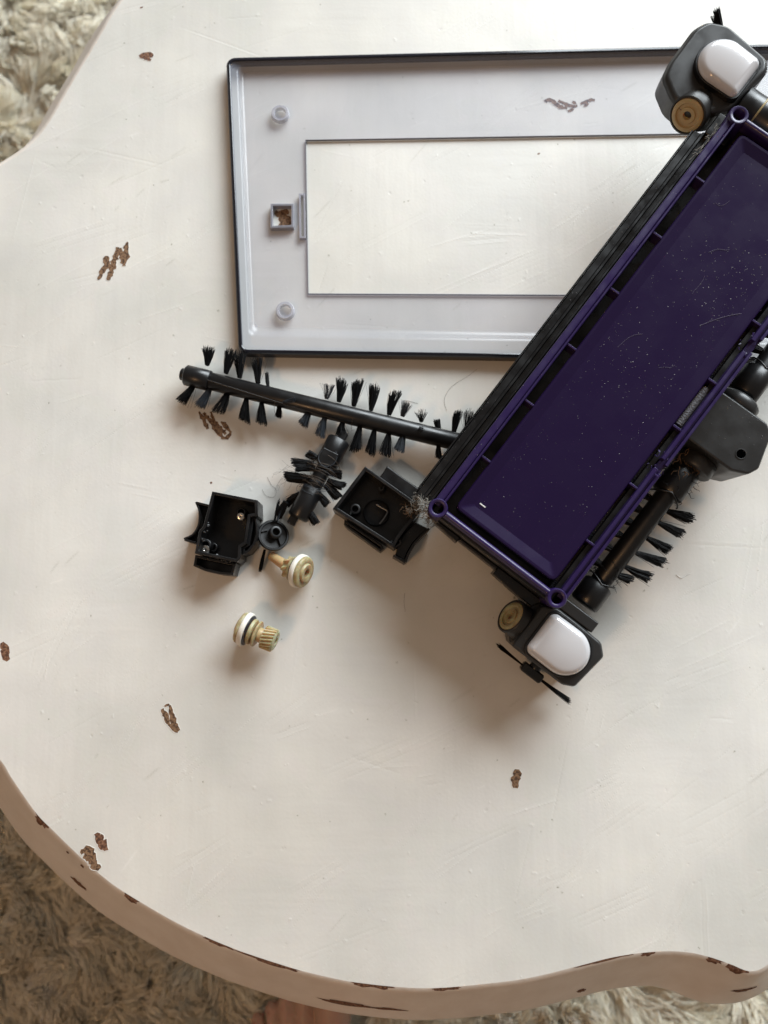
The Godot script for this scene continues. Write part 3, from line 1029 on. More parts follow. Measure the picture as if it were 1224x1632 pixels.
# ------------------------------------------------------------------ the short matted brush
func build_short_brush() -> void:
	const H := 8.5
	var a := spot(541, 700, H)
	var b := spot(474, 826, H)
	var o := Vector3(a.x, 0, a.z)
	var t := thing("short_brush", "short black roller brush with matted bristles wrapped in hair, beside the gearbox halves", "brush", o)
	a -= o
	b -= o
	var d := (b - a).normalized()
	var l := a.distance_to(b)
	var side := Vector3(-d.z, 0, d.x).normalized()
	var s := Shape.new()
	s.rod(a, a + d * l * 0.34, 6.4, 0.8, 32)
	part("end_sleeve", s, M.black_rod, t)
	s = Shape.new()
	s.rod(a + d * l * 0.3, a + d * l * 0.72, 4.2, 0.4, 24)
	part("core", s, M.black_rod, t)
	s = Shape.new()
	s.rod(a + d * l * 0.62, b, 5.8, 0.8, 32)
	part("end_sleeve", s, M.black_rod, t)
	for e in [[a, -d, 0.8], [b, d, -1.6]]:
		s = Shape.new()
		var p: Vector3 = e[0]
		var q: Vector3 = e[1]
		s.xf = Transform3D(Basis(side, Vector3.UP, d), (p + q * 2.2 + side * e[2] * -1.0) * K)
		s.box(Vector3.ZERO, Vector3(4.6, 4.0, 5.0), 0.5)
		part("peg", s, M.black, t)
	# rounded tongue of the sleeve, over the core
	s = Shape.new()
	var tongue := PackedVector2Array()
	for i in 17:
		var an := PI * i / 16.0
		tongue.append(Vector2(cos(an) * 4.6, 3.0 + sin(an) * 5.2))
	tongue.append(Vector2(-4.6, -2.0))
	tongue.append(Vector2(4.6, -2.0))
	s.xf = Transform3D(Basis(side, Vector3.UP, d), (a + d * l * 0.22 + Vector3.UP * 3.4) * K)
	s.prism(tongue, 0, 3.2, 0.6)
	part("tongue", s, M.black_rod, t)
	var list := [[500, 740, 466, 736, 5, 10], [502, 747, 472, 742, 5, 11], [498, 764, 453, 756, 5, 10], [497, 768, 458, 762, 5, 7], [522, 752, 545, 757, 5, 10], [522, 766, 546, 778, 5, 10], [518, 772, 542, 792, 5, 8], [508, 788, 521, 806, 5, 7], [489, 808, 502, 836, 5, 8], [478, 788, 456, 799, 5, 5], [456, 800, 443, 822, 5, 6], [505, 730, 490, 722, 5, 9]]
	for e in list:
		add_tuft(t, spot(e[0], e[1], H + 1) - o, spot(e[2], e[3], e[5]) - o, e[4], M.bristle, 1.15)
	# hair wound round it
	rng.seed = 4242
	for i in 16:
		s = Shape.new()
		var c := a + d * l * rng.randf_range(0.33, 0.66)
		var path := PackedVector3Array()
		var r := rng.randf_range(4.6, 8.5)
		var tw := rng.randf_range(-1.2, 1.2)
		var st := rng.randf() * TAU
		for k in 18:
			var an := st + k * 0.3
			path.append(c + d * (tw * (k - 9) * 0.5 + sin(k * 0.7 + i) * 0.8) + side * cos(an) * r * 1.15 + Vector3.UP * (1.5 + absf(sin(an)) * r * 0.8))
		s.tube(path, 0.13, 0.1, 4)
		part("wound_hair", s, M.hair if i % 3 else M.bristle_grey, t)
	s = Shape.new()
	var loop := PackedVector3Array()
	for k in 26:
		var an := -0.4 + k * 0.2
		loop.append(a + d * (l * 0.26 + sin(an) * 5.4) + side * (cos(an) * 4.8) + Vector3.UP * (6.6 + sin(an) * 0.8))
	s.tube(loop, 0.17, 0.12, 5)
	part("hair_loop", s, M.bristle_grey, t)
	for i in 10:
		s = Shape.new()
		var p0 := spot(rng.randf_range(455, 475), rng.randf_range(738, 770), 4) - o
		var path := PackedVector3Array()
		var dir := Vector3(rng.randf_range(-1, -0.2), 0, rng.randf_range(-0.5, 1.0)).normalized()
		for k in 9:
			path.append(p0 + dir * k * rng.randf_range(1.2, 1.6) + Vector3(sin(k * 0.8 + i) * 1.1, -0.4 * k, cos(k * 0.9 + i * 2) * 1.1))
			path[k].y = maxf(path[k].y, 0.2)
		s.tube(path, 0.07, 0.05, 3)
		part("loose_hair", s, M.hair, t)

# ------------------------------------------------------------------ gearbox halves
func at2(pts: Array, o: Vector3, h: float) -> PackedVector2Array:
	var out := PackedVector2Array()
	for p in pts:
		out.append(flat2(p[0], p[1], h) - Vector2(o.x, o.z))
	return out

func wall_line(s: Shape, pts: PackedVector2Array, thick: float, y0: float, y1: float) -> void:
	# an open wall along a line
	var m := pts.size()
	var l := PackedVector2Array()
	var r := PackedVector2Array()
	for k in m:
		var e0 := (pts[k] - pts[maxi(k - 1, 0)]).normalized()
		var e1 := (pts[mini(k + 1, m - 1)] - pts[k]).normalized()
		var d := (e0 + e1).normalized().orthogonal()
		l.append(pts[k] + d * thick * 0.5)
		r.append(pts[k] - d * thick * 0.5)
	r.reverse()
	l.append_array(r)
	s.prism(l, y0, y1, minf(0.22, thick * 0.3))

func screw_post(parent: Node, at: Vector3, r: float, y0: float, y1: float, screw: bool) -> void:
	var s := Shape.new()
	s.xf = Transform3D(Basis(), Vector3(at.x, 0, at.z) * K)
	s.lathe([Vector2(r, y0), Vector2(r, y1 - 0.3), Vector2(r - 0.3, y1), Vector2(r * 0.62, y1), Vector2(r * 0.55, y1 - 0.3), Vector2(r * 0.5, y0)], 20)
	part("screw_post", s, M.black, parent)
	if screw:
		s = Shape.new()
		s.xf = Transform3D(Basis(Vector3(1, 0, 0), 0.2), Vector3(at.x, 0, at.z) * K)
		s.lathe([Vector2(r * 0.5, y1 - 2.5), Vector2(r * 0.8, y1 + 0.1), Vector2(r * 0.74, y1 + 0.6), Vector2(r * 0.4, y1 + 1.0), Vector2(r * 0.22, y1 + 0.9), Vector2(0.0, y1 - 0.1)], 14)
		part("screw", s, M.steel, parent)

func build_left_gearbox() -> void:
	var o := spot(362, 850)
	var t := thing("gearbox_half", "open black gearbox half on the left with two screws inside and a curved saddle", "gearbox part", o)
	const Y := 19.0
	var outer := at2([[338, 783], [410, 797], [411, 822], [399, 824], [393, 866], [384, 872], [383, 890], [377, 896], [310, 882], [317, 846], [324, 838]], o, Y)
	var s := Shape.new()
	s.ring_wall(outer, 1.7, 0.4, Y, 0.35)
	part("wall", s, M.black, t)
	s = Shape.new()
	s.prism(Shape.inset(outer, 1.5), 0.2, 2.4, 0.1)
	part("base", s, M.black, t)
	# bulge on the right
	s = Shape.new()
	var bulge := at2([[401, 823], [408, 825], [411, 838], [411, 852], [406, 868], [396, 880], [386, 884], [386, 872], [394, 867], [398, 845]], o, 15.0)
	s.ring_wall(bulge, 1.3, 0.4, 15.0, 0.3)
	s.prism(Shape.inset(bulge, 1.2), 0.2, 8.0, 0.1)
	part("bearing_pocket", s, M.black, t)
	# lower chamber
	s = Shape.new()
	var low := at2([[311, 884], [376, 898], [371, 917], [348, 915], [326, 910], [308, 902]], o, 14.0)
	s.ring_wall(low, 1.5, 0.4, 14.0, 0.3)
	s.prism(Shape.inset(low, 1.4), 0.2, 3.0, 0.1)
	part("lower_chamber", s, M.black, t)
	# saddle on the left
	s = Shape.new()
	var arc := at2([[312, 800], [317, 812], [318, 826], [315, 840], [307, 852], [293, 859]], o, 13.0)
	var fine := PackedVector2Array()
	for i in arc.size() - 1:
		for k in 4:
			fine.append(arc[i].cubic_interpolate(arc[i + 1], arc[maxi(i - 1, 0)], arc[mini(i + 2, arc.size() - 1)], k / 4.0))
	fine.append(arc[-1])
	wall_line(s, fine, 1.1, 0.5, 13.0)
	part("saddle", s, M.black, t)
	s = Shape.new()
	wall_line(s, at2([[313, 801], [333, 806]], o, 13.5), 1.2, 0.6, 13.5)
	wall_line(s, at2([[294, 860], [312, 865]], o, 13.5), 1.2, 0.6, 13.5)
	s.prism(at2([[316, 803], [332, 807], [316, 864], [303, 860], [313, 850], [320, 834], [321, 818]], o, 6), 0.3, 6.0, 0.3)
	part("saddle_web", s, M.black, t)
	for q in [[384, 816, 2.7, 12.0, true], [327, 868, 3.2, 13.0, true], [339, 872, 2.6, 7.0, false]]:
		screw_post(t, spot(q[0], q[1], q[3]) - o, q[2], 2.3, q[3], q[4])
	s = Shape.new()
	wall_line(s, at2([[398, 826], [394, 838], [396, 848]], o, 12), 1.0, 2.0, 12.0)
	wall_line(s, at2([[318, 847], [328, 838], [330, 826]], o, 15), 1.2, 2.0, 15.0)
	part("inner_rib", s, M.black, t)
	grease(t, o, [[330, 836], [326, 846], [322, 862], [336, 884], [346, 887], [352, 890], [364, 893]], 17.5, 61)

func grease(t: Node, o: Vector3, pts: Array, y: float, sd: int) -> void:
	# smears of old grease and dust along the rim
	rng.seed = sd
	var s := Shape.new()
	for p in pts:
		for k in 5:
			var c := spot(p[0] + rng.randf_range(-5, 5), p[1] + rng.randf_range(-3, 3), y) - o
			s.xf = Transform3D(Basis(Vector3.UP, rng.randf() * TAU).scaled(Vector3(rng.randf_range(0.5, 1.3), 0.5, rng.randf_range(0.3, 0.8))), c * K)
			s.lathe([Vector2(1, -0.6), Vector2(0.75, 0.4), Vector2(0, 0.7)], 7)
	part("grease", s, M.grey, t)

func build_right_gearbox() -> void:
	var o := spot(604, 820)
	var t := thing("gearbox_half", "open black gearbox half touching the sweeper head, with an angled steel pin and lint", "gearbox part", o)
	const Y := 18.0
	var outer := at2([[582, 743], [664, 801], [672, 812], [660, 828], [648, 842], [636, 858], [628, 874], [530, 811]], o, Y)
	var s := Shape.new()
	s.ring_wall(outer, 2.0, 0.4, Y, 0.4)
	part("wall", s, M.black, t)
	s = Shape.new()
	s.prism(Shape.inset(outer, 1.8), 0.2, 2.2, 0.1)
	part("base", s, M.black, t)
	# upper right flange with a hollowed edge
	s = Shape.new()
	s.prism(at2([[617, 742], [627, 749], [640, 759], [676, 784], [672, 795], [662, 803], [604, 762], [611, 752]], o, 13), 0.4, 13.0, 0.8)
	part("flange", s, M.black, t)
	s = Shape.new()
	var slot := at2([[549, 828], [608, 868], [612, 874], [606, 879], [553, 841], [548, 836]], o, 12)
	s.ring_wall(slot, 1.3, 0.4, 12.0, 0.3)
	s.prism(Shape.inset(slot, 1.2), 0.2, 3.0, 0.1)
	part("side_slot", s, M.black, t)
	# saddle
	s = Shape.new()
	var arc := at2([[684, 842], [671, 854], [660, 866], [652, 880], [646, 895]], o, 15)
	wall_line(s, arc, 1.3, 0.5, 15.0)
	wall_line(s, at2([[646, 896], [627, 885]], o, 15), 1.3, 0.5, 15.0)
	s.prism(at2([[662, 832], [682, 842], [668, 854], [657, 866], [649, 880], [644, 893], [630, 884], [634, 868], [645, 850]], o, 8), 0.3, 8.0, 0.4)
	part("saddle", s, M.black, t)
	# turned disc and the bent pin on it
	var c := spot(600, 817, 6) - o
	s = Shape.new()
	s.xf = Transform3D(Basis(), Vector3(c.x, 0, c.z) * K)
	s.lathe([Vector2(7.2, 2.2), Vector2(7.2, 5.2), Vector2(6.8, 5.6), Vector2(0, 5.6)], 32)
	part("disc", s, M.black_rod, t)
	s = Shape.new()
	var path := PackedVector3Array()
	for q in [[600, 804], [608, 809], [616, 813], [618, 816], [616, 820], [611, 828], [605, 835]]:
		path.append(spot(q[0], q[1], 9.0) - o)
	s.tube(path, 0.62, 0.62, 8)
	part("bent_pin", s, mat(Color(0.16, 0.155, 0.15), 0.35, {"metallic": 1.0}), t)
	screw_post(t, spot(566, 811, 12) - o, 2.9, 2.1, 12.0, false)
	s = Shape.new()
	wall_line(s, at2([[604, 776], [606, 781], [610, 780], [612, 775]], o, 14), 1.0, 2.0, 14.0)
	wall_line(s, at2([[624, 862], [623, 868], [630, 872], [638, 866], [637, 860]], o, 14), 1.2, 2.0, 14.0)
	wall_line(s, at2([[560, 814], [558, 820]], o, 12), 0.9, 2.0, 12.0)
	part("hook", s, M.grey, t)

func build_lint() -> void:
	# matted lint between the gearbox half and the corner of the sweeper head
	var t := thing("lint_clump", "matted brown and grey lint caught between gearbox half and sweeper head corner", "lint")
	rng.seed = 818
	for g in [[652, 812, 17.0, 8, M.lint_brown, 26], [660, 808, 20.0, 7, M.lint, 30], [677, 804, 38.0, 8, M.lint, 60], [683, 818, 38.0, 8, M.lint_brown, 26], [689, 832, 36.0, 5, M.lint, 22], [670, 794, 24.0, 5, M.lint, 26]]:
		var s := Shape.new()
		for i in g[5]:
			var p: Vector3 = spot(g[0] + rng.randf_range(-g[3], g[3]), g[1] + rng.randf_range(-g[3], g[3]), g[2] + rng.randf_range(-2, 2))
			var path := PackedVector3Array()
			var a := rng.randf() * TAU
			for k in 7:
				a += rng.randf_range(-1.1, 1.1)
				p += Vector3(cos(a), rng.randf_range(-0.5, 0.5), sin(a)) * 0.6
				path.append(p)
			s.tube(path, rng.randf_range(0.08, 0.3), 0.06, 4)
		part("fluff", s, g[4], t)

# ------------------------------------------------------------------ side brush disc
func build_side_brush() -> void:
	var c := spot(436, 853, 7.0)
	var o := Vector3(c.x, 0, c.z)
	var t := thing("side_brush", "small black disc with hollow hub and two thin bristle arms, beside a tan worm gear", "brush", o)
	c -= o
	var axis := Vector3(0.35, 0.92, -0.12).normalized()
	var xf := Shape.along(c - axis * 2.5, c)
	xf.origin *= K
	var s := Shape.new()
	s.xf = xf
	s.lathe([Vector2(0, 0), Vector2(7.4, 0), Vector2(8.5, 1.0), Vector2(8.6, 2.4), Vector2(8.2, 3.1), Vector2(7.3, 3.1), Vector2(6.9, 2.2), Vector2(3.9, 2.0), Vector2(0, 2.0)], 40)
	part("disc", s, M.black_rod, t)
	s = Shape.new()
	s.xf = xf * Transform3D(Basis(), Vector3(0.8, 2.0, 0.8) * K)
	s.lathe([Vector2(3.6, 0), Vector2(3.4, 4.2), Vector2(3.0, 4.6), Vector2(2.1, 4.6), Vector2(1.8, 4.2), Vector2(1.7, 0.2), Vector2(0, 0.2)], 24)
	part("hub", s, M.black, t)
	s = Shape.new()
	s.xf = xf
	s.box(Vector3(-3.8, 3.0, 2.0), Vector3(5, 1.6, 0.9), 0.2)
	s.box(Vector3(3.6, 2.8, -4.2), Vector3(0.9, 1.4, 4), 0.2)
	part("rib", s, M.black, t)
	add_tuft(t, spot(437, 832, 8) - o, spot(443, 798, 4) - o, 3, M.bristle, 0.55)
	add_tuft(t, spot(442, 830, 8) - o, spot(452, 806, 5) - o, 2, M.bristle_grey, 0.4)
	add_tuft(t, spot(422, 876, 6) - o, spot(414, 911, 3) - o, 3, M.bristle, 0.75)

# ------------------------------------------------------------------ worm gears
func toothed(s: Shape, teeth: int, r0: float, r1: float, y0: float, y1: float, twist: float, steps := 6) -> void:
	var n := teeth * 4
	var ring := func(k: int) -> Array:
		var f := float(k) / steps
		var out := []
		for i in n:
			var a := TAU * i / n + twist * f
			var r := r1 if i % 4 < 2 else r0
			out.append(Vector3(cos(a) * r, lerpf(y0, y1, f), sin(a) * r))
		return out
	for k in steps:
		var a: Array = ring.call(k)
		var b: Array = ring.call(k + 1)
		for i in n:
			var j := (i + 1) % n
			var mid: Vector3 = (a[i] + a[j]) * 0.5
			var g: Vector3 = (a[j] - a[i]).cross(b[i] - a[i])
			s.flat(a[i], a[j], b[j], b[i], g if g.dot(Vector3(mid.x, 0, mid.z)) > 0 else -g)
	for e in [[0, -1.0], [steps, 1.0]]:
		var r: Array = ring.call(e[0])
		var c := Vector3(0, y0 if e[0] == 0 else y1, 0)
		var up: Vector3 = Vector3.UP * e[1]
		for i in n:
			s.tri(c, r[i], r[(i + 1) % n], up, up, up)

func gear(at: Vector3, axis: Vector3, label: String, spin: float, nut := true) -> void:
	var o := Vector3(at.x, 0, at.z)
	var t := thing("worm_gear", label, "gear", o)
	var xf := Shape.along(at - o, at - o + axis) * Transform3D(Basis(Vector3.UP, spin), Vector3.ZERO)
	xf.origin = (at - o) * K
	var add := func(called: String, m: Material, prof: Array, seg := 40) -> void:
		var s := Shape.new()
		s.xf = xf
		s.lathe(prof, seg)
		part(called, s, m, t)
	# y = 0 at the white washer's middle; the hollow cap is on +y, the shaft on -y
	add.call("washer", M.washer, [Vector2(5, -1.4), Vector2(8.7, -1.4), Vector2(9.1, -1.0), Vector2(9.1, 1.0), Vector2(8.7, 1.4), Vector2(5, 1.4)])
	add.call("seal_ring", M.rubber, [Vector2(4, -2.4), Vector2(7.6, -2.4), Vector2(8.2, -2.0), Vector2(8.2, -1.45), Vector2(5, -1.45)])
	add.call("cap", M.tan, [Vector2(6, 1.45), Vector2(8.3, 1.45), Vector2(8.5, 1.8), Vector2(8.4, 3.0), Vector2(7.8, 3.6), Vector2(5.6, 3.6), Vector2(5.2, 3.4), Vector2(5.1, 4.2), Vector2(4.7, 4.8), Vector2(2.6, 4.8), Vector2(2.2, 4.5), Vector2(2.0, 1.2), Vector2(0, 1.2)])
	add.call("collar", M.tan, [Vector2(0, -5.2), Vector2(4.6, -5.2), Vector2(6.8, -4.4), Vector2(7.0, -3.0), Vector2(6.4, -2.45), Vector2(0, -2.45)])
	if not nut:
		add.call("flange", M.tan, [Vector2(0, -7.2), Vector2(6.4, -7.2), Vector2(7.0, -6.8), Vector2(7.0, -6.2), Vector2(6.4, -5.8), Vector2(0, -5.8)])
		return
	var s := Shape.new()
	s.xf = xf
	toothed(s, 7, 4.3, 5.9, -8.6, -5.3, 0.25, 3)
	part("ring_gear", s, M.tan, t)
	return

func build_gears() -> void:
	rng.seed = 5
	var axis := Vector3(0.86, 0.40, 0.30).normalized()
	gear(spot(478, 910, 10.0), axis, "tan worm gear with white washer and hollow cap facing up, below the side brush disc", 0.3)
	var t: Node3D = get_node("worm_gear")
	var base := spot(478, 910, 10.0)
	var o := Vector3(base.x, 0, base.z)
	var s := Shape.new()
	var a := base - o - axis * 8.4
	var b := spot(431, 885, 3.4) - o
	s.rod(a, b, 3.0, 0.4, 20, 2.4)
	part("shaft", s, M.tan_orange, t)
	var axis2 := Vector3(-0.92, -0.10, -0.36).normalized()
	var c2 := spot(392, 1003, 9.2)
	gear(c2, axis2, "tan helical gear with white washer and black seal, lying nearest the front of the table", 1.1, false)
	t = get_node("worm_gear_001")
	o = Vector3(c2.x, 0, c2.z)
	s = Shape.new()
	s.rod(c2 - o - axis2 * 5.0, c2 - o - axis2 * 11.4, 3.9, 0.3, 20)
	part("shaft", s, M.tan_orange, t)
	s = Shape.new()
	var xf := Shape.along(c2 - o, c2 - o - axis2)
	xf.origin = (c2 - o - axis2 * 10.4) * K
	s.xf = xf
	toothed(s, 20, 5.3, 6.2, 0.0, 6.2, 0.32, 7)
	s.lathe([Vector2(5.6, 6.2), Vector2(5.0, 7.0), Vector2(2.2, 7.1), Vector2(2.0, 5.0), Vector2(0, 5.0)], 40)
	part("helical_teeth", s, M.tan, t)

# ------------------------------------------------------------------ the sweeper head
func P2(list: Array) -> PackedVector2Array:
	var out := PackedVector2Array()
	for p in list:
		out.append(Vector2(p[0], p[1]))
	return out

# profile in (across, up), drawn out along the head's length from u0 to u1
func extrude(s: Shape, prof: PackedVector2Array, u0: float, u1: float, bev := 0.2) -> void:
	var keep := s.xf
	# prism's own y runs along the length: x = across, z = up
	s.xf = keep * Transform3D(Basis(Vector3(0, 0, 1), Vector3(1, 0, 0), Vector3(0, 1, 0)), Vector3(u0, 0, 0) * K)
	s.prism(prof, 0.0, u1 - u0, bev)
	s.xf = keep

func round_poly(list: Array, r: float) -> PackedVector2Array:
	var p := P2(list)
	var m := p.size()
	var out := PackedVector2Array()
	for i in m:
		var a := p[(i + m - 1) % m] - p[i]
		var b := p[(i + 1) % m] - p[i]
		var d := minf(r, minf(a.length(), b.length()) * 0.45)
		var p0 := p[i] + a.normalized() * d
		var p1 := p[i] + b.normalized() * d
		for k in 6:
			var t := k / 5.0
			out.append(p0.lerp(p[i], t).lerp(p[i].lerp(p1, t), t))
	return out

func white_cap(parent: Node, center: Vector2, flip: float, y0: float) -> void:
	# a glossy D: flat at one end, round at the other
	var out := PackedVector2Array()
	var w := 12.2
	for k in 8:
		var a := PI + k * PI / 2 / 7
		out.append(Vector2(-w + 3.6 + cos(a) * 3.6, -13.4 + 3.6 + sin(a) * 3.6))
	for k in 8:
		var a := -PI / 2 + k * PI / 2 / 7
		out.append(Vector2(w - 3.6 + cos(a) * 3.6, -13.4 + 3.6 + sin(a) * 3.6))
	for k in 25:
		var a := k * PI / 24
		out.append(Vector2(cos(a) * w, 2.6 + sin(a) * 12.4))
	for i in out.size():
		out[i] = center + out[i] * flip
	var s := Shape.new()
	s.pillow(out, y0, 3.4, 3.0)
	part("white_cap", s, M.white, parent)
	s = Shape.new()
	s.ring_wall(Shape.inset(out, -1.0), 1.3, y0 - 3.0, y0 + 1.6, 0.3)
	part("cap_seat", s, M.black, parent)

func sleeve_gear(parent: Node, from: Vector3, to: Vector3, r: float, m: Material) -> void:
	var s := Shape.new()
	var l := from.distance_to(to)
	var xf := Shape.along(from, to)
	xf.origin *= K
	s.xf = xf
	s.lathe([Vector2(0, 0), Vector2(r + 1.2, 0), Vector2(r + 1.2, l - 0.4), Vector2(r + 0.8, l), Vector2(r + 0.2, l), Vector2(r, l - 0.4), Vector2(r, l - 3)], 40)
	part("bearing_sleeve", s, M.grey, parent)
	s = Shape.new()
	s.xf = xf
	s.lathe([Vector2(r - 0.25, l - 4), Vector2(r - 0.25, l - 0.2), Vector2(r - 0.8, l + 0.3), Vector2(r * 0.72, l + 0.3), Vector2(r * 0.66, l - 0.6), Vector2(r * 0.5, l - 0.6), Vector2(r * 0.46, l + 0.1), Vector2(r * 0.26, l + 0.1), Vector2(r * 0.2, l - 1.6), Vector2(0, l - 1.6)], 40)
	part("gear_end", s, m, parent)

func build_head() -> void:
	const LEN := 244.6
	const WID := 71.3
	var t := thing("sweeper_head", "upturned purple floor sweeper head with dusty panel and white corner caps, propped on clear cover", "sweeper head", Vector3(28.91, 0.2, -57.30))
	t.basis = Basis(Vector3.UP, deg_to_rad(52.35)) * Basis(Vector3.BACK, deg_to_rad(5.0))
	# black tray underneath, open slots between rail and panel look down into it
	var s := Shape.new()
	s.ring_wall(P2([[-3.4, -2], [LEN + 3, -2], [LEN + 3, 71], [-3.4, 71]]), 3.0, 9, 45, 0.5)
	part("tray_wall", s, M.black, t)
	s = Shape.new()
	s.prism(P2([[-0.6, 0.8], [LEN, 0.8], [LEN, 68.2], [-0.6, 68.2]]), 9, 30, 0.5)
	part("tray_floor", s, M.black, t)
	# stepped ledge along the far long side
	s = Shape.new()
	extrude(s, P2([[-2.2, 14], [-10, 14], [-14.2, 22], [-14.2, 34.2], [-13.6, 34.9], [-10.4, 34.9], [-9.9, 35.4], [-9.6, 37.6], [-8.6, 37.6], [-8.2, 34.6], [-6.2, 34.6], [-5.8, 38.4], [-4.9, 38.4], [-4.6, 35.5], [-2.2, 35.5]]), 0.5, LEN - 8, 0.5)
	part("side_ledge", s, M.black, t)
	s = Shape.new()
	extrude(s, P2([[-14.9, 33.0], [-14.3, 33.0], [-14.3, 35.3], [-14.9, 35.3]]), 1.0, LEN - 9, 0.2)
	part("ledge_lip", s, M.black, t)
	# end wall and its stepped flanges
	s = Shape.new()
	s.prism(P2([[-3.6, 2], [-5.6, 2], [-6.8, 17.5], [-3.6, 17.5]]), 10, 28, 0.5)
	part("end_flange", s, M.black, t)
	s = Shape.new()
	s.prism(P2([[-3.6, 17.6], [-5.2, 17.6], [-5.6, 42], [-3.6, 42]]), 10, 26, 0.5)
	part("end_flange", s, M.black, t)
	s = Shape.new()
	s.prism(P2([[-3.6, 42.1], [-8.2, 42.1], [-9.4, 58], [-9.4, 70.5], [-3.6, 70.5]]), 9, 25, 0.5)
	part("end_flange", s, M.black, t)
	# purple rails between the corner bosses
	s = Shape.new()
	extrude(s, round_poly([[-3.7, 43], [-3.8, 49.0], [0.2, 49.0], [0.2, 43]], 1.2), 1.0, LEN - 1, 0.3)
	part("rail", s, M.purple, t)
	s = Shape.new()
	extrude(s, P2([[0.25, 44], [0.25, 50.2], [0.6, 50.6], [1.1, 50.6], [1.4, 50.2], [1.4, 44]]), 4.5, LEN - 4, 0.2)
	part("rail_lip", s, M.purple, t)
	for u in [0.0, LEN]:
		s = Shape.new()
		s.xf = Transform3D(Basis(Vector3.UP, -PI / 2), Vector3(u, 0, 0) * K)
		extrude(s, round_poly([[-1.9, 43], [-1.9, 48.6], [-0.9, 50.2], [0.9, 50.2], [1.9, 48.6], [1.9, 43]], 0.9), 4.6, WID - 4.6, 0.1)
		part("rail", s, M.purple, t)
	for v in [[70.6, 72.6, 50.2], [74.0, 75.6, 49.0]]:
		s = Shape.new()
		var pieces := [[1.0, 78.0], [83.0, 152.0], [160.0, LEN - 1.0]] if v[0] > 73 else [[5.0, 79.0], [84.5, 150.0], [157.0, LEN - 5]]
		for q in pieces:
			extrude(s, round_poly([[v[0], 42], [v[0], v[2]], [v[1], v[2]], [v[1], 42]], 0.5), q[0], q[1], 0.25)
		part("rail", s, M.purple, t)
	s = Shape.new()
	extrude(s, P2([[71.2, 41.5], [71.2, 46.4], [75.0, 46.4], [75.0, 41.5]]), 1.2, LEN - 1.4, 0.2)
	part("rail_web", s, M.purple, t)
	# ribs across the slots
	for u in [33.5, 68.4, 103.0, 138.0, 173.0, 208.0]:
		s = Shape.new()
		s.box(Vector3(u, 44.5, 4.1), Vector3(1.1, 9, 5.2), 0.25)
		part("rib", s, M.purple, t)
	for u in [31.3, 66.0, 101.4, 130.0, 166.0, 206.0]:
		s = Shape.new()
		s.box(Vector3(u, 43.6, 68.4), Vector3(1.2, 9, 5.0), 0.25)
		part("rib", s, M.purple, t)
	# the panel: a shallow dish with a raised edge
	s = Shape.new()
	var e0 := round_poly([[5.6, 6.4], [LEN - 4.8, 6.4], [LEN - 4.8, 66.0], [5.6, 66.0]], 3.5)
	var e1 := Shape.inset(e0, 0.5)
	var e2 := Shape.inset(e0, 1.6)
	var e3 := round_poly([[12.2, 13.0], [LEN - 11.4, 13.0], [LEN - 11.4, 59.4], [12.2, 59.4]], 1.2)
	var m := e0.size()
	var hh := [31.0, 47.4, 47.8, 47.8, 46.3]
	var rg := [e0, e0, e1, e2, e3]
	for k in 4:
		for i in m:
			var j := (i + 1) % m
			var q := func(r: int, z: int) -> Vector3:
				return Vector3(rg[r][z].x, hh[r], rg[r][z].y)
			s.flat(q.call(k, i), q.call(k, j), q.call(k + 1, j), q.call(k + 1, i), Vector3(rg[k][i].x - LEN / 2, 40, rg[k][i].y - WID / 2) if k == 0 else Vector3.UP)
	var idx := Geometry2D.triangulate_polygon(e3)
	for k in range(0, idx.size(), 3):
		s.tri(Vector3(e3[idx[k]].x, hh[4], e3[idx[k]].y), Vector3(e3[idx[k + 1]].x, hh[4], e3[idx[k + 1]].y), Vector3(e3[idx[k + 2]].x, hh[4], e3[idx[k + 2]].y), Vector3.UP, Vector3.UP, Vector3.UP)
	part("panel", s, M.panel, t)
	# grey fluff packed in the right-hand slot
	s = Shape.new()
	extrude(s, round_poly([[66.3, 36], [66.6, 45.5], [68.4, 46.6], [70.2, 45.2], [70.4, 36]], 0.8), 104.0, 127.0, 0.6)
	part("packed_dust", s, M.foam, t)
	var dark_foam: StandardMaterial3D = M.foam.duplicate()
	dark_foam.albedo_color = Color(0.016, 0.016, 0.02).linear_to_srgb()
	for q in [[2.0, 30.0], [33.0, 64.0], [68.0, 99.5], [133.0, 163.0]]:
		s = Shape.new()
		extrude(s, round_poly([[66.3, 32], [66.6, 40.5], [68.4, 41.2], [70.2, 40.4], [70.4, 32]], 0.8), q[0], q[1], 0.6)
		part("packed_dust", s, dark_foam, t)
	# corner screw bosses
	for q in [[0.0, 0.0], [LEN, 0.0], [0.0, WID], [LEN, WID]]:
		s = Shape.new()
		s.xf = Transform3D(Basis(), Vector3(q[0], 0, q[1]) * K)
		s.lathe([Vector2(5.0, 26), Vector2(4.8, 50.3), Vector2(4.4, 50.8), Vector2(3.2, 50.8), Vector2(2.8, 50.4), Vector2(2.6, 30), Vector2(0, 30)], 32)
		part("screw_boss", s, M.purple, t)
	# chipped flakes along the broken right rail
	rng.seed = 99
	s = Shape.new()
	for i in 26:
		var u := rng.randf_range(76, 88) if i < 16 else rng.randf_range(148, 160)
		var c := Vector3(u, rng.randf_range(46, 50), rng.randf_range(67, 75.5))
		s.xf = Transform3D(Basis(Vector3(rng.randf(), 1, rng.randf()).normalized(), rng.randf() * TAU), c * K)
		s.box(Vector3.ZERO, Vector3(rng.randf_range(0.8, 2.4), 0.3, rng.randf_range(0.4, 1.2)), 0.08)
	part("broken_edge", s, M.purple, t)
	build_head_corners(t, LEN, WID)
	build_head_roller(t)
	# dust
	rng.seed = 1234
	var grain := SphereMesh.new()
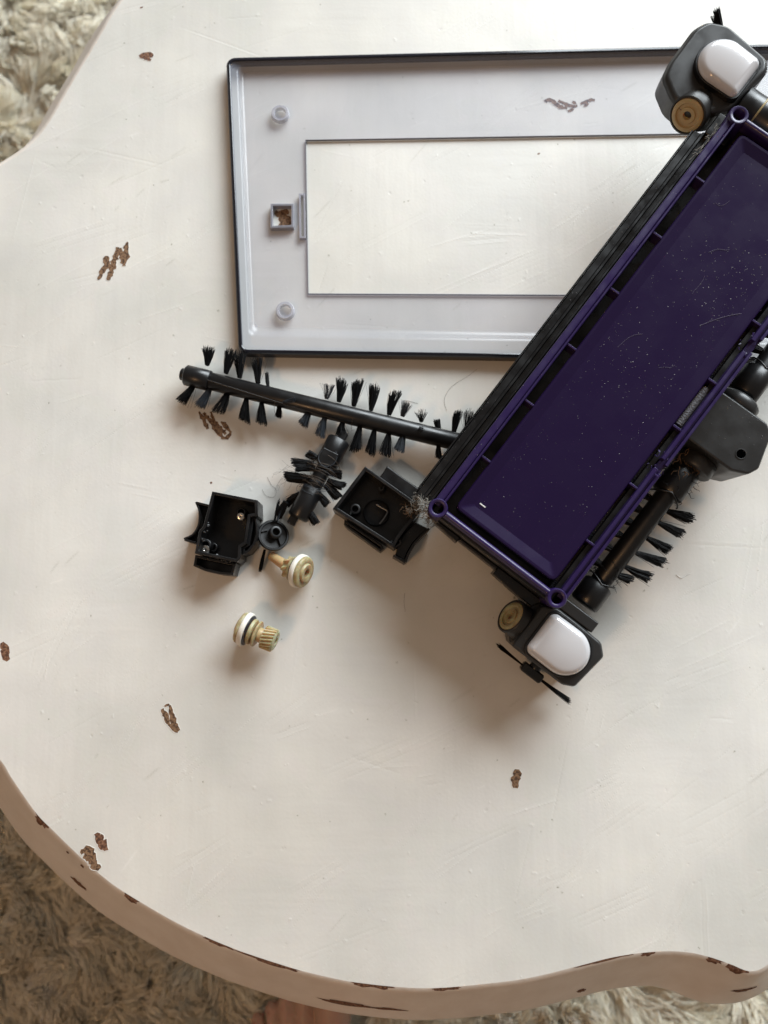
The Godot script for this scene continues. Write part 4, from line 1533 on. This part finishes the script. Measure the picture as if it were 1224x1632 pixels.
	grain.radius = 0.00022
	grain.height = 0.0003
	grain.radial_segments = 6
	grain.rings = 3
	var spots := []
	var soft := func(cu: float, cv: float, su: float, sv: float, n: int, big: float) -> void:
		for i in n:
			spots.append([Vector3(cu + rng.randfn(0, su), 46.35, cv + rng.randfn(0, sv)), rng.randf_range(0.3, big)])
	soft.call(168, 40, 14, 9, 110, 1.1)
	soft.call(112, 34, 10, 8, 60, 1.1)
	soft.call(186, 52, 12, 7, 70, 1.0)
	soft.call(150, 58, 18, 5, 40, 0.9)
	soft.call(90, 58, 40, 3, 80, 0.8)
	soft.call(120, 16, 60, 2.0, 120, 0.7)
	for i in 320:
		spots.append([Vector3(rng.randf_range(14, 232), 46.35, rng.randf_range(14, 58)), rng.randf_range(0.2, 0.8)])
	for i in 60:
		spots.append([Vector3(rng.randf_range(6, 232), 35.2, rng.randf_range(-13.5, -10.5)), rng.randf_range(0.3, 0.8)])
	for i in 40:
		spots.append([Vector3(rng.randf_range(106, 133), 36.2, rng.randf_range(80, 110)), rng.randf_range(0.3, 0.9)])
	for i in 60:
		spots.append([Vector3(rng.randf_range(2, 235), 49.4, rng.randf_range(-4.2, 0.0)), rng.randf_range(0.25, 0.7)])
	var mm := MultiMesh.new()
	mm.transform_format = MultiMesh.TRANSFORM_3D
	mm.use_colors = true
	mm.mesh = grain
	var good := spots.filter(func(e): return e[0].y != 46.35 or (e[0].x > 13 and e[0].x < 232 and e[0].z > 14 and e[0].z < 58.5))
	mm.instance_count = good.size()
	for i in good.size():
		var b := Basis(Vector3.UP, rng.randf() * TAU).scaled(Vector3(good[i][1] * rng.randf_range(0.5, 1.5), good[i][1] * 0.5, good[i][1] * 0.8))
		mm.set_instance_transform(i, Transform3D(b, good[i][0] * K))
		var dim := 0.06 + 0.5 * pow(rng.randf(), 2.2)
		mm.set_instance_color(i, Color(dim, dim * 0.98, dim))
	var du := MultiMeshInstance3D.new()
	du.name = numbered("dust")
	du.multimesh = mm
	du.material_override = mat(Color(1, 1, 1), 0.9, {"vertex_color_use_as_albedo": true})
	du.set_meta("kind", "stuff")
	t.add_child(du, true)
	# clinging hairs on the panel, then a highlight painted as a sliver
	var hair_mat := mat(Color(0.12, 0.10, 0.15), 0.6)
	for q in [[150, 48, 174, 66, 0.09], [118, 22, 130, 27, 0.07], [204, 18, 208, 22, 0.07], [182, 30, 190, 36, 0.07], [160, 36, 170, 34, 0.06], [120, 44, 127, 50, 0.06]]:
		s = Shape.new()
		var path := PackedVector3Array()
		for k in 9:
			var f := k / 8.0
			path.append(Vector3(lerpf(q[0], q[2], f) + sin(f * 5.0 + q[0]) * 1.0, 46.42, lerpf(q[1], q[3], f) + sin(f * 4.0 + q[1]) * 0.8))
		s.tube(path, q[4], q[4], 4)
		part("clinging_hair", s, hair_mat, t)
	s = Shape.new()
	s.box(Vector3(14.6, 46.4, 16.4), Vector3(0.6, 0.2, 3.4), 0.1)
	part("painted_glint", s, M.dust, t)  # specular dash on the panel, painted as a pale sliver
	s = Shape.new()
	var nub := hair_mat.duplicate()
	for i in 24:
		var path := PackedVector3Array()
		var p := Vector3(rng.randf_range(218, 236), 46.0, rng.randf_range(-5.6, -4.2))
		var a := rng.randf() * TAU
		for k in 6:
			a += rng.randf_range(-0.9, 0.9)
			p += Vector3(cos(a) * 0.7, rng.randf_range(-0.3, 0.2), sin(a) * 0.3)
			path.append(p)
		s.tube(path, 0.16, 0.1, 4)
	part("fluff", s, M.lint, t)

func build_head_corners(t: Node3D, len_: float, wid: float) -> void:
	# near corner
	var s := Shape.new()
	s.prism(round_poly([[-31.5, 70], [-31.5, 101], [-28.5, 106.5], [-8.0, 109.0], [-3.2, 104], [-2.4, 88], [-2.4, 77], [-6, 70]], 1.5), 2, 36, 1.4)
	part("corner_housing", s, M.grey, t)
	s = Shape.new()
	s.prism(round_poly([[-28, 67], [-31, 70], [-31, 76], [-4, 76], [-4, 70], [-8, 67]], 1.5), 6, 26, 1.5)
	part("corner_neck", s, M.black, t)
	white_cap(t, Vector2(-17.2, 89.0), 1.0, 36.0)
	s = Shape.new()
	s.prism(round_poly([[-2.2, 76.5], [4.0, 76.5], [4.0, 97.5], [-2.2, 97.5]], 0.8), 4, 35, 0.8)
	part("roller_bracket", s, M.grey, t)
	sleeve_gear(t, Vector3(-19.0, 20.5, 76), Vector3(-19.6, 29.0, 61.5), 8.0, M.tan)
	# its two-armed side brush
	s = Shape.new()
	s.box(Vector3(-36.2, 14, 89.6), Vector3(5.2, 7, 12.5), 0.9)
	part("brush_holder", s, M.black, t)
	s = Shape.new()
	s.rod(Vector3(-36, 14, 89.6), Vector3(-28, 14, 89.6), 3.2, 0.3, 20)
	part("brush_axle", s, M.black, t)
	for k in 3:
		add_tuft(t, Vector3(-36.2, 13.0 + k, 84), Vector3(-36.0 + k * 0.2, 12.5 + k * 1.6, 67.5), 3, M.bristle, 0.55)
		add_tuft(t, Vector3(-36.4, 13.0 + k, 95), Vector3(-36.0 - k * 0.4, 12.5 + k * 1.6, 114), 3, M.bristle, 0.7)
	# far corner: swivelled housing
	s = Shape.new()
	s.prism(round_poly([[256, -4.5], [247, -12], [242, -20], [243, -33], [250, -44], [258, -46], [281, -46.5], [289, -43], [293, -33], [289.5, -6], [284, -2.0]], 3.0), 20, 36, 3.2)
	part("corner_housing", s, M.grey, t)
	white_cap(t, Vector2(269.8, -20.5), -1.0, 38.0)
	sleeve_gear(t, Vector3(255.0, 26.0, -20.5), Vector3(241.6, 33.0, -21.6), 8.6, M.tan_orange)
	s = Shape.new()
	s.prism(round_poly([[236, -9], [250, -9], [250, 4], [236, 4]], 1.5), 8, 38, 1.0)
	part("corner_neck", s, M.black, t)
	s = Shape.new()
	s.rod(Vector3(264, 30, -4), Vector3(264, 30, 40), 9.5, 0.8, 32)
	part("roller_sleeve", s, M.black, t)
	s = Shape.new()
	s.rod(Vector3(264, 30, 6), Vector3(264, 30, 7.2), 9.9, 0.5, 32)
	part("seal_ring", s, M.tan_orange, t)
	s = Shape.new()
	s.rod(Vector3(286, 18, -30), Vector3(300, 18, -32), 3.0, 0.3, 20)
	part("brush_axle", s, M.black, t)
	s = Shape.new()
	s.box(Vector3(298, 18, -28), Vector3(5.2, 6, 12.5), 0.9)
	part("brush_holder", s, M.black, t)
	for k in 3:
		add_tuft(t, Vector3(297.8, 17.0 + k, -33), Vector3(305.0 + k * 1.2, 19 + k * 1.6, -45.0), 3, M.bristle, 0.9)
		add_tuft(t, Vector3(298.2, 17.0 + k, -22), Vector3(297.0 + k * 0.2, 16.5 + k * 1.6, -6.0), 3, M.bristle, 0.6)

func build_head_roller(t: Node3D) -> void:
	var V := 88.6
	var Y := 20.0
	var at := func(u: float, dv := 0.0, dy := 0.0) -> Vector3:
		return Vector3(u, Y + dy, V + dv)
	var s := Shape.new()
	s.rod(at.call(16), at.call(232), 5.4, 0.3, 28)
	var roller := part("roller", s, M.black_rod, t)
	for q in [[8.0, 21.5, 7.8], [79.0, 96.0, 8.4], [144.0, 160.5, 8.0], [226, 240, 7.8]]:
		s = Shape.new()
		s.rod(at.call(q[0]), at.call(q[1]), q[2], 0.9, 32)
		part("end_sleeve", s, M.black_rod, roller)
	# curved lips of the sleeves
	for q in [[21.5, 7.9, 1.0], [160.5, 8.1, 1.0], [79.0, 8.5, -1.0]]:
		s = Shape.new()
		var path := PackedVector3Array()
		for k in 15:
			var an := -1.5 + k * 3.0 / 14
			path.append(at.call(q[0] + q[2] * (3.2 * absf(sin(an)) - 0.6), sin(an) * (q[1] - 0.2), cos(an) * (q[1] - 0.2)))
		s.tube(path, 0.45, 0.45, 6)
		part("sleeve_lip", s, M.black_rod, roller)
	var right := [[36.6, 39.2, 108.2, 0], [45.5, 50.0, 109.0, 1], [55.2, 57.8, 108.0, 0], [65.2, 68.4, 107.8, 1], [72.6, 77.6, 106.6, 0]]
	for q in right:
		add_tuft(roller, Vector3(q[0], Y - 1, V + 4.5), Vector3(q[1], Y - 5, q[2]), 7)
	add_tuft(roller, Vector3(30.5, Y, V + 4.5), Vector3(34.0, Y - 2, V + 12.5), 4)
	for u in [30.0, 39.5, 48.5, 57.0, 65.0, 73.0]:
		add_tuft(roller, Vector3(u, Y - 1, V - 4.5), Vector3(u - 1.0, Y - 4, V - 17.5), 0)
	for u in [170.0, 180.0, 190.0, 200.0, 210.0]:
		add_tuft(roller, Vector3(u, Y - 1, V + 4.5), Vector3(u + 3, Y - 5, V + 19), 0)
		add_tuft(roller, Vector3(u, Y - 1, V - 4.5), Vector3(u - 1.0, Y - 4, V - 17.5), 1)
	# dirt matted on the roller
	rng.seed = 31
	s = Shape.new()
	for i in 70:
		var u := rng.randf_range(80, 97) if i < 40 else rng.randf_range(24, 34)
		var an := rng.randf_range(-1.8, 1.8)
		var p: Vector3 = at.call(u, sin(an) * 8.0 if i < 40 else sin(an) * 5.4, cos(an) * 8.2 if i < 40 else cos(an) * 5.6)
		var path := PackedVector3Array()
		var a := rng.randf() * TAU
		for k in 6:
			a += rng.randf_range(-1, 1)
			p += Vector3(cos(a), rng.randf_range(-0.2, 0.35), sin(a)) * 0.9
			path.append(p)
		s.tube(path, rng.randf_range(0.1, 0.3), 0.08, 4)
	part("matted_hair", s, M.bristle, roller)
	s = Shape.new()
	for i in 34:
		var p: Vector3 = at.call(rng.randf_range(90, 100), rng.randf_range(-9, 5), rng.randf_range(7.6, 9.0))
		var path := PackedVector3Array()
		var a := rng.randf() * TAU
		for k in 6:
			a += rng.randf_range(-1, 1)
			p += Vector3(cos(a), rng.randf_range(-0.2, 0.2), sin(a)) * 0.8
			path.append(p)
		s.tube(path, rng.randf_range(0.1, 0.35), 0.1, 4)
	part("fluff", s, M.lint_brown, roller)
	# the gearbox in the middle
	s = Shape.new()
	s.prism(round_poly([[104, 76.4], [134.0, 76.4], [134.0, 104.0], [130.5, 109.0], [113.0, 114.0], [107.5, 111.5], [104.0, 104.0]], 1.2), 2, 36, 1.2)
	var box := part("gearbox", s, M.grey, t)
	s = Shape.new()
	s.rod(at.call(96.5, 2.0, 1.0), at.call(104.2, 2.0, 1.0), 10.4, 0.8, 36)
	part("bearing_stub", s, M.grey, box)
	s = Shape.new()
	s.rod(at.call(133.8, 0.5, 2.0), at.call(141.5, 0.5, 2.0), 11.2, 1.6, 36)
	part("bearing_stub", s, M.grey, box)
	s = Shape.new()
	s.xf = Transform3D(Basis(), Vector3(113.5, 0, 102.6) * K)
	s.lathe([Vector2(2.9, 35.9), Vector2(2.8, 36.25), Vector2(2.4, 36.3), Vector2(2.2, 36.1)], 24)
	part("screw_hole_edge", s, M.grey, box)
	s = Shape.new()
	s.xf = Transform3D(Basis(), Vector3(113.5, 0, 102.6) * K)
	s.lathe([Vector2(2.35, 36.0), Vector2(2.3, 36.12), Vector2(0, 36.12)], 24)
	part("screw_hole", s, mat(Color(0.0005, 0.0005, 0.0005), 1.0, {"metallic_specular": 0.0}), box)

# ------------------------------------------------------------------ loose hairs on the table
func build_hairs() -> void:
	var list := [
		["thin dark hair curving over the paint beside the sweeper's black ledge", [[712, 655], [708, 638], [715, 622], [728, 610], [745, 600], [760, 588]], 0.07],
		["short dark hair lying between long brush and clear cover", [[645, 638], [655, 640], [666, 643]], 0.08],
		["fine curled hair on the paint between left gearbox half and short brush", [[426, 760], [432, 772], [440, 781], [437, 792], [424, 790], [418, 780]], 0.06],
		["short dark hair standing alone on the paint at centre front", [[645, 945], [644, 960], [646, 975]], 0.07],
		["pale curled fibre on the paint at lower right of the roller tufts", [[1078, 916], [1086, 921], [1094, 917], [1100, 914]], 0.12],
	]
	for e in list:
		var s := Shape.new()
		var ctl := PackedVector3Array()
		for p in e[1]:
			ctl.append(spot(p[0], p[1], 0.2))
		var path := PackedVector3Array()
		for i in ctl.size() - 1:
			for k in 5:
				path.append(ctl[i].cubic_interpolate(ctl[i + 1], ctl[maxi(i - 1, 0)], ctl[mini(i + 2, ctl.size() - 1)], k / 5.0))
		path.append(ctl[-1])
		s.tube(path, e[2], e[2] * 0.7, 4)
		single("loose_hair", s, M.dust if e[0].begins_with("pale") else M.hair, e[0], "hair")

# ------------------------------------------------------------------ the foot of the person taking the picture
func capsule(p: Vector3, a: Vector3, b: Vector3, ra: float, rb: float) -> float:
	var ab := b - a
	var t := clampf((p - a).dot(ab) / ab.length_squared(), 0.0, 1.0)
	return p.distance_to(a + ab * t) - lerpf(ra, rb, t)

func build_person() -> void:
	var f := FLOOR + 22.0
	var T := []
	# toes from the smallest (left) to the big one: tips, then roots
	var tips := [[411, 1624, 5.6], [434, 1607, 6.0], [458, 1596, 7.5], [488, 1590, 9.1], [532, 1587, 14.8]]
	for q in tips:
		T.append([spot(q[0], q[1], f + q[2]), q[2]])
	var heel := spot(505, 1585, f + 26) + Vector3(-6, 0, 205)
	var ball_l := spot(420, 1610, f + 13) + Vector3(6, 0, 54)
	var ball_r := spot(530, 1586, f + 18) + Vector3(0, 0, 70)
	var ankle := heel + Vector3(3, 60, -30)
	var knee := ankle + Vector3(10, 360, 60)
	var bones := []
	for i in 5:
		var root: Vector3 = ball_l.lerp(ball_r, [0.0, 0.2, 0.41, 0.65, 1.0][i]) + Vector3(0, -2, 0)
		var tip: Vector3 = T[i][0]
		var mid := tip.lerp(root, 0.45) + Vector3(0, 5, 0)
		bones.append([tip, mid, T[i][1], T[i][1] * 0.92])
		bones.append([mid, root, T[i][1] * 0.92, T[i][1] * 1.0])
	bones.append([ball_l, ball_r, 16.0, 20.0])
	bones.append([ball_l, heel, 15.0, 24.0])
	bones.append([ball_r, heel, 19.0, 25.0])
	bones.append([ball_l.lerp(ball_r, 0.6) + Vector3(0, 12, 10), ankle, 17.0, 27.0])
	bones.append([heel, ankle, 25.0, 29.0])
	bones.append([ankle, knee, 30.0, 52.0])
	var shape := Shape.new()
	nets(shape, bones, 3.0, 1.0)
	var t := thing("person", "bare foot of a person standing at the table, toes just showing under its front edge", "person", Vector3(heel.x, FLOOR, heel.z))
	var o := part("body", shape, M.skin, t)
	o.position = -t.position
	for i in 5:
		var s := Shape.new()
		var tip: Vector3 = T[i][0]
		var r: float = T[i][1]
		s.xf = Transform3D(Basis(Vector3.RIGHT, -0.35), (tip + Vector3(0, r * 0.72, 1.5)) * K)
		s.lathe([Vector2(r * 0.62, -1.2), Vector2(r * 0.56, 0.9), Vector2(r * 0.3, 1.7), Vector2(0, 1.9)], 14)
		part("toenail", s, M.nail, t).position = -t.position

func nets(s: Shape, bones: Array, cell: float, soft: float) -> void:
	var lo := Vector3.ONE * 1e9
	var hi := -lo
	for b in bones:
		for k in 2:
			lo = lo.min(b[k] - Vector3.ONE * (b[k + 2] + cell * 3))
			hi = hi.max(b[k] + Vector3.ONE * (b[k + 2] + cell * 3))
	var n := Vector3i(((hi - lo) / cell).ceil())
	var val := PackedFloat32Array()
	val.resize(n.x * n.y * n.z)
	val.fill(50.0)
	for b in bones:
		var r: float = maxf(b[2], b[3]) + cell * 2.5
		var p0: Vector3 = (b[0].min(b[1]) - Vector3.ONE * r - lo) / cell
		var p1: Vector3 = (b[0].max(b[1]) + Vector3.ONE * r - lo) / cell
		for z in range(maxi(0, int(p0.z)), mini(n.z, int(p1.z) + 1)):
			for y in range(maxi(0, int(p0.y)), mini(n.y, int(p1.y) + 1)):
				for x in range(maxi(0, int(p0.x)), mini(n.x, int(p1.x) + 1)):
					var d := capsule(lo + Vector3(x, y, z) * cell, b[0], b[1], b[2], b[3])
					if d < cell * 2.5:
						var i := (z * n.y + y) * n.x + x
						var k := clampf(0.5 + 0.5 * (val[i] - d) / soft, 0.0, 1.0)
						val[i] = lerpf(val[i], d, k) - soft * k * (1.0 - k)
	var at := {}
	var corner := [Vector3i(0, 0, 0), Vector3i(1, 0, 0), Vector3i(0, 1, 0), Vector3i(1, 1, 0), Vector3i(0, 0, 1), Vector3i(1, 0, 1), Vector3i(0, 1, 1), Vector3i(1, 1, 1)]
	var pairs := [[0, 1], [2, 3], [4, 5], [6, 7], [0, 2], [1, 3], [4, 6], [5, 7], [0, 4], [1, 5], [2, 6], [3, 7]]
	var V := func(x: int, y: int, z: int) -> float:
		return val[(z * n.y + y) * n.x + x]
	for z in n.z - 1:
		for y in n.y - 1:
			for x in n.x - 1:
				var i0 := (z * n.y + y) * n.x + x
				if val[i0] > 12.0:
					continue
				var sum := Vector3.ZERO
				var cnt := 0
				for e in pairs:
					var a: Vector3i = corner[e[0]]
					var b: Vector3i = corner[e[1]]
					var va: float = val[i0 + (a.z * n.y + a.y) * n.x + a.x]
					var vb: float = val[i0 + (b.z * n.y + b.y) * n.x + b.x]
					if (va < 0.0) != (vb < 0.0):
						sum += Vector3(a).lerp(Vector3(b), va / (va - vb))
						cnt += 1
				if cnt:
					at[Vector3i(x, y, z)] = lo + (Vector3(x, y, z) + sum / cnt) * cell
	var grad := func(p: Vector3) -> Vector3:
		var q := (p - lo) / cell
		var c := Vector3i(q.round())
		c = c.clamp(Vector3i.ONE, n - Vector3i.ONE * 2)
		return Vector3(V.call(c.x + 1, c.y, c.z) - V.call(c.x - 1, c.y, c.z), V.call(c.x, c.y + 1, c.z) - V.call(c.x, c.y - 1, c.z), V.call(c.x, c.y, c.z + 1) - V.call(c.x, c.y, c.z - 1)).normalized()
	var nrm := {}
	for c in at:
		nrm[c] = grad.call(at[c])
	var ax := [Vector3i(1, 0, 0), Vector3i(0, 1, 0), Vector3i(0, 0, 1)]
	for c in at:
		for a in 3:
			var d1: Vector3i = ax[(a + 1) % 3]
			var d2: Vector3i = ax[(a + 2) % 3]
			var e: Vector3i = c + ax[a]
			if (V.call(c.x, c.y, c.z) < 0.0) == (V.call(e.x, e.y, e.z) < 0.0):
				continue
			var k := [c, c - d1, c - d1 - d2, c - d2]
			if at.has(k[1]) and at.has(k[2]) and at.has(k[3]):
				s.quad(at[k[0]], at[k[1]], at[k[2]], at[k[3]], nrm[k[0]], nrm[k[1]], nrm[k[2]], nrm[k[3]])

# ------------------------------------------------------------------ lamp
func build_lamp() -> void:
	var t := thing("ceiling_lamp", "three-bulb ceiling lamp glowing warm above the front of the table", "lamp", Vector3(-900, 1500, 800))
	var s := Shape.new()
	s.lathe([Vector2(0, 60), Vector2(70, 60), Vector2(75, 80), Vector2(60, 100), Vector2(0, 100)], 28)
	part("canopy", s, M.steel, t)
	var glow := mat(Color(0.9, 0.8, 0.65), 0.5, {"emission_enabled": true, "emission": Color(1.0, 0.85, 0.66), "emission_energy_multiplier": 6.0})
	for k in 3:
		var a := TAU * k / 3.0
		var p := Vector3(cos(a) * 110, 0, sin(a) * 110)
		s = Shape.new()
		s.rod(Vector3(0, 62, 0), p + Vector3(0, 40, 0), 7, 1, 12)
		part("arm", s, M.steel, t)
		s = Shape.new()
		s.xf = Transform3D(Basis(), p * K)
		s.lathe([Vector2(0, -34), Vector2(14, -31), Vector2(26, -20), Vector2(31, -4), Vector2(28, 12), Vector2(16, 30), Vector2(12, 40), Vector2(0, 40)], 20)
		part("bulb", s, glow, t)
		var l := OmniLight3D.new()
		l.name = "bulb_light"
		l.position = p * K
		l.light_color = Color(1.0, 0.78, 0.57)
		l.light_energy = LAMP
		l.light_size = 0.012
		l.omni_range = 8.0
		l.omni_attenuation = 2.0
		l.shadow_enabled = true
		t.add_child(l, true)

# ------------------------------------------------------------------
const LAMP := 0.2
func _ready() -> void:
	var cam := Camera3D.new()
	cam.name = "camera"
	cam.fov = rad_to_deg(2.0 * atan(816.0 / FOCAL))
	cam.near = 0.02
	cam.far = 60.0
	cam.position = Vector3(0, EYE_HEIGHT * K, 0)
	cam.rotation_degrees = Vector3(-90.0 + PITCH, 0, 0)
	cam.current = true
	# the depth of field of a phone camera: a 4.6 mm opening focused on the table top
	var look := CameraAttributesPhysical.new()
	look.frustum_focal_length = 12.0 / tan(deg_to_rad(cam.fov) * 0.5)
	look.frustum_focus_distance = 0.40
	look.frustum_near = 0.02
	look.frustum_far = 60.0
	look.exposure_aperture = look.frustum_focal_length / 4.6
	cam.attributes = look
	add_child(cam)
	var env := Environment.new()
	env.background_mode = Environment.BG_COLOR
	env.background_color = Color(0.18, 0.155, 0.135).linear_to_srgb()
	env.tonemap_mode = Environment.TONE_MAPPER_LINEAR
	env.tonemap_exposure = 1.0
	env.sdfgi_enabled = true
	env.ssao_enabled = true
	env.ssil_enabled = true
	var we := WorldEnvironment.new()
	we.name = "world"
	we.environment = env
	add_child(we)
	# daylight through a window up and to the right
	var win := AreaLight3D.new()
	win.name = "window_light"
	win.area_size = Vector2(2.6, 1.55)
	win.light_color = Color(0.945, 0.98, 1.0)
	win.light_energy = 22.0
	win.shadow_enabled = true
	add_child(win)
	win.look_at_from_position(Vector3(1.45, 1.28, -2.30), Vector3(0.05, 0, -0.1))
	make_materials()
	build_floor()
	build_table()
	build_cover()
	build_head()
	build_long_brush()
	build_short_brush()
	build_left_gearbox()
	build_right_gearbox()
	build_side_brush()
	build_gears()
	build_lint()
	build_hairs()
	build_person()
	build_lamp()
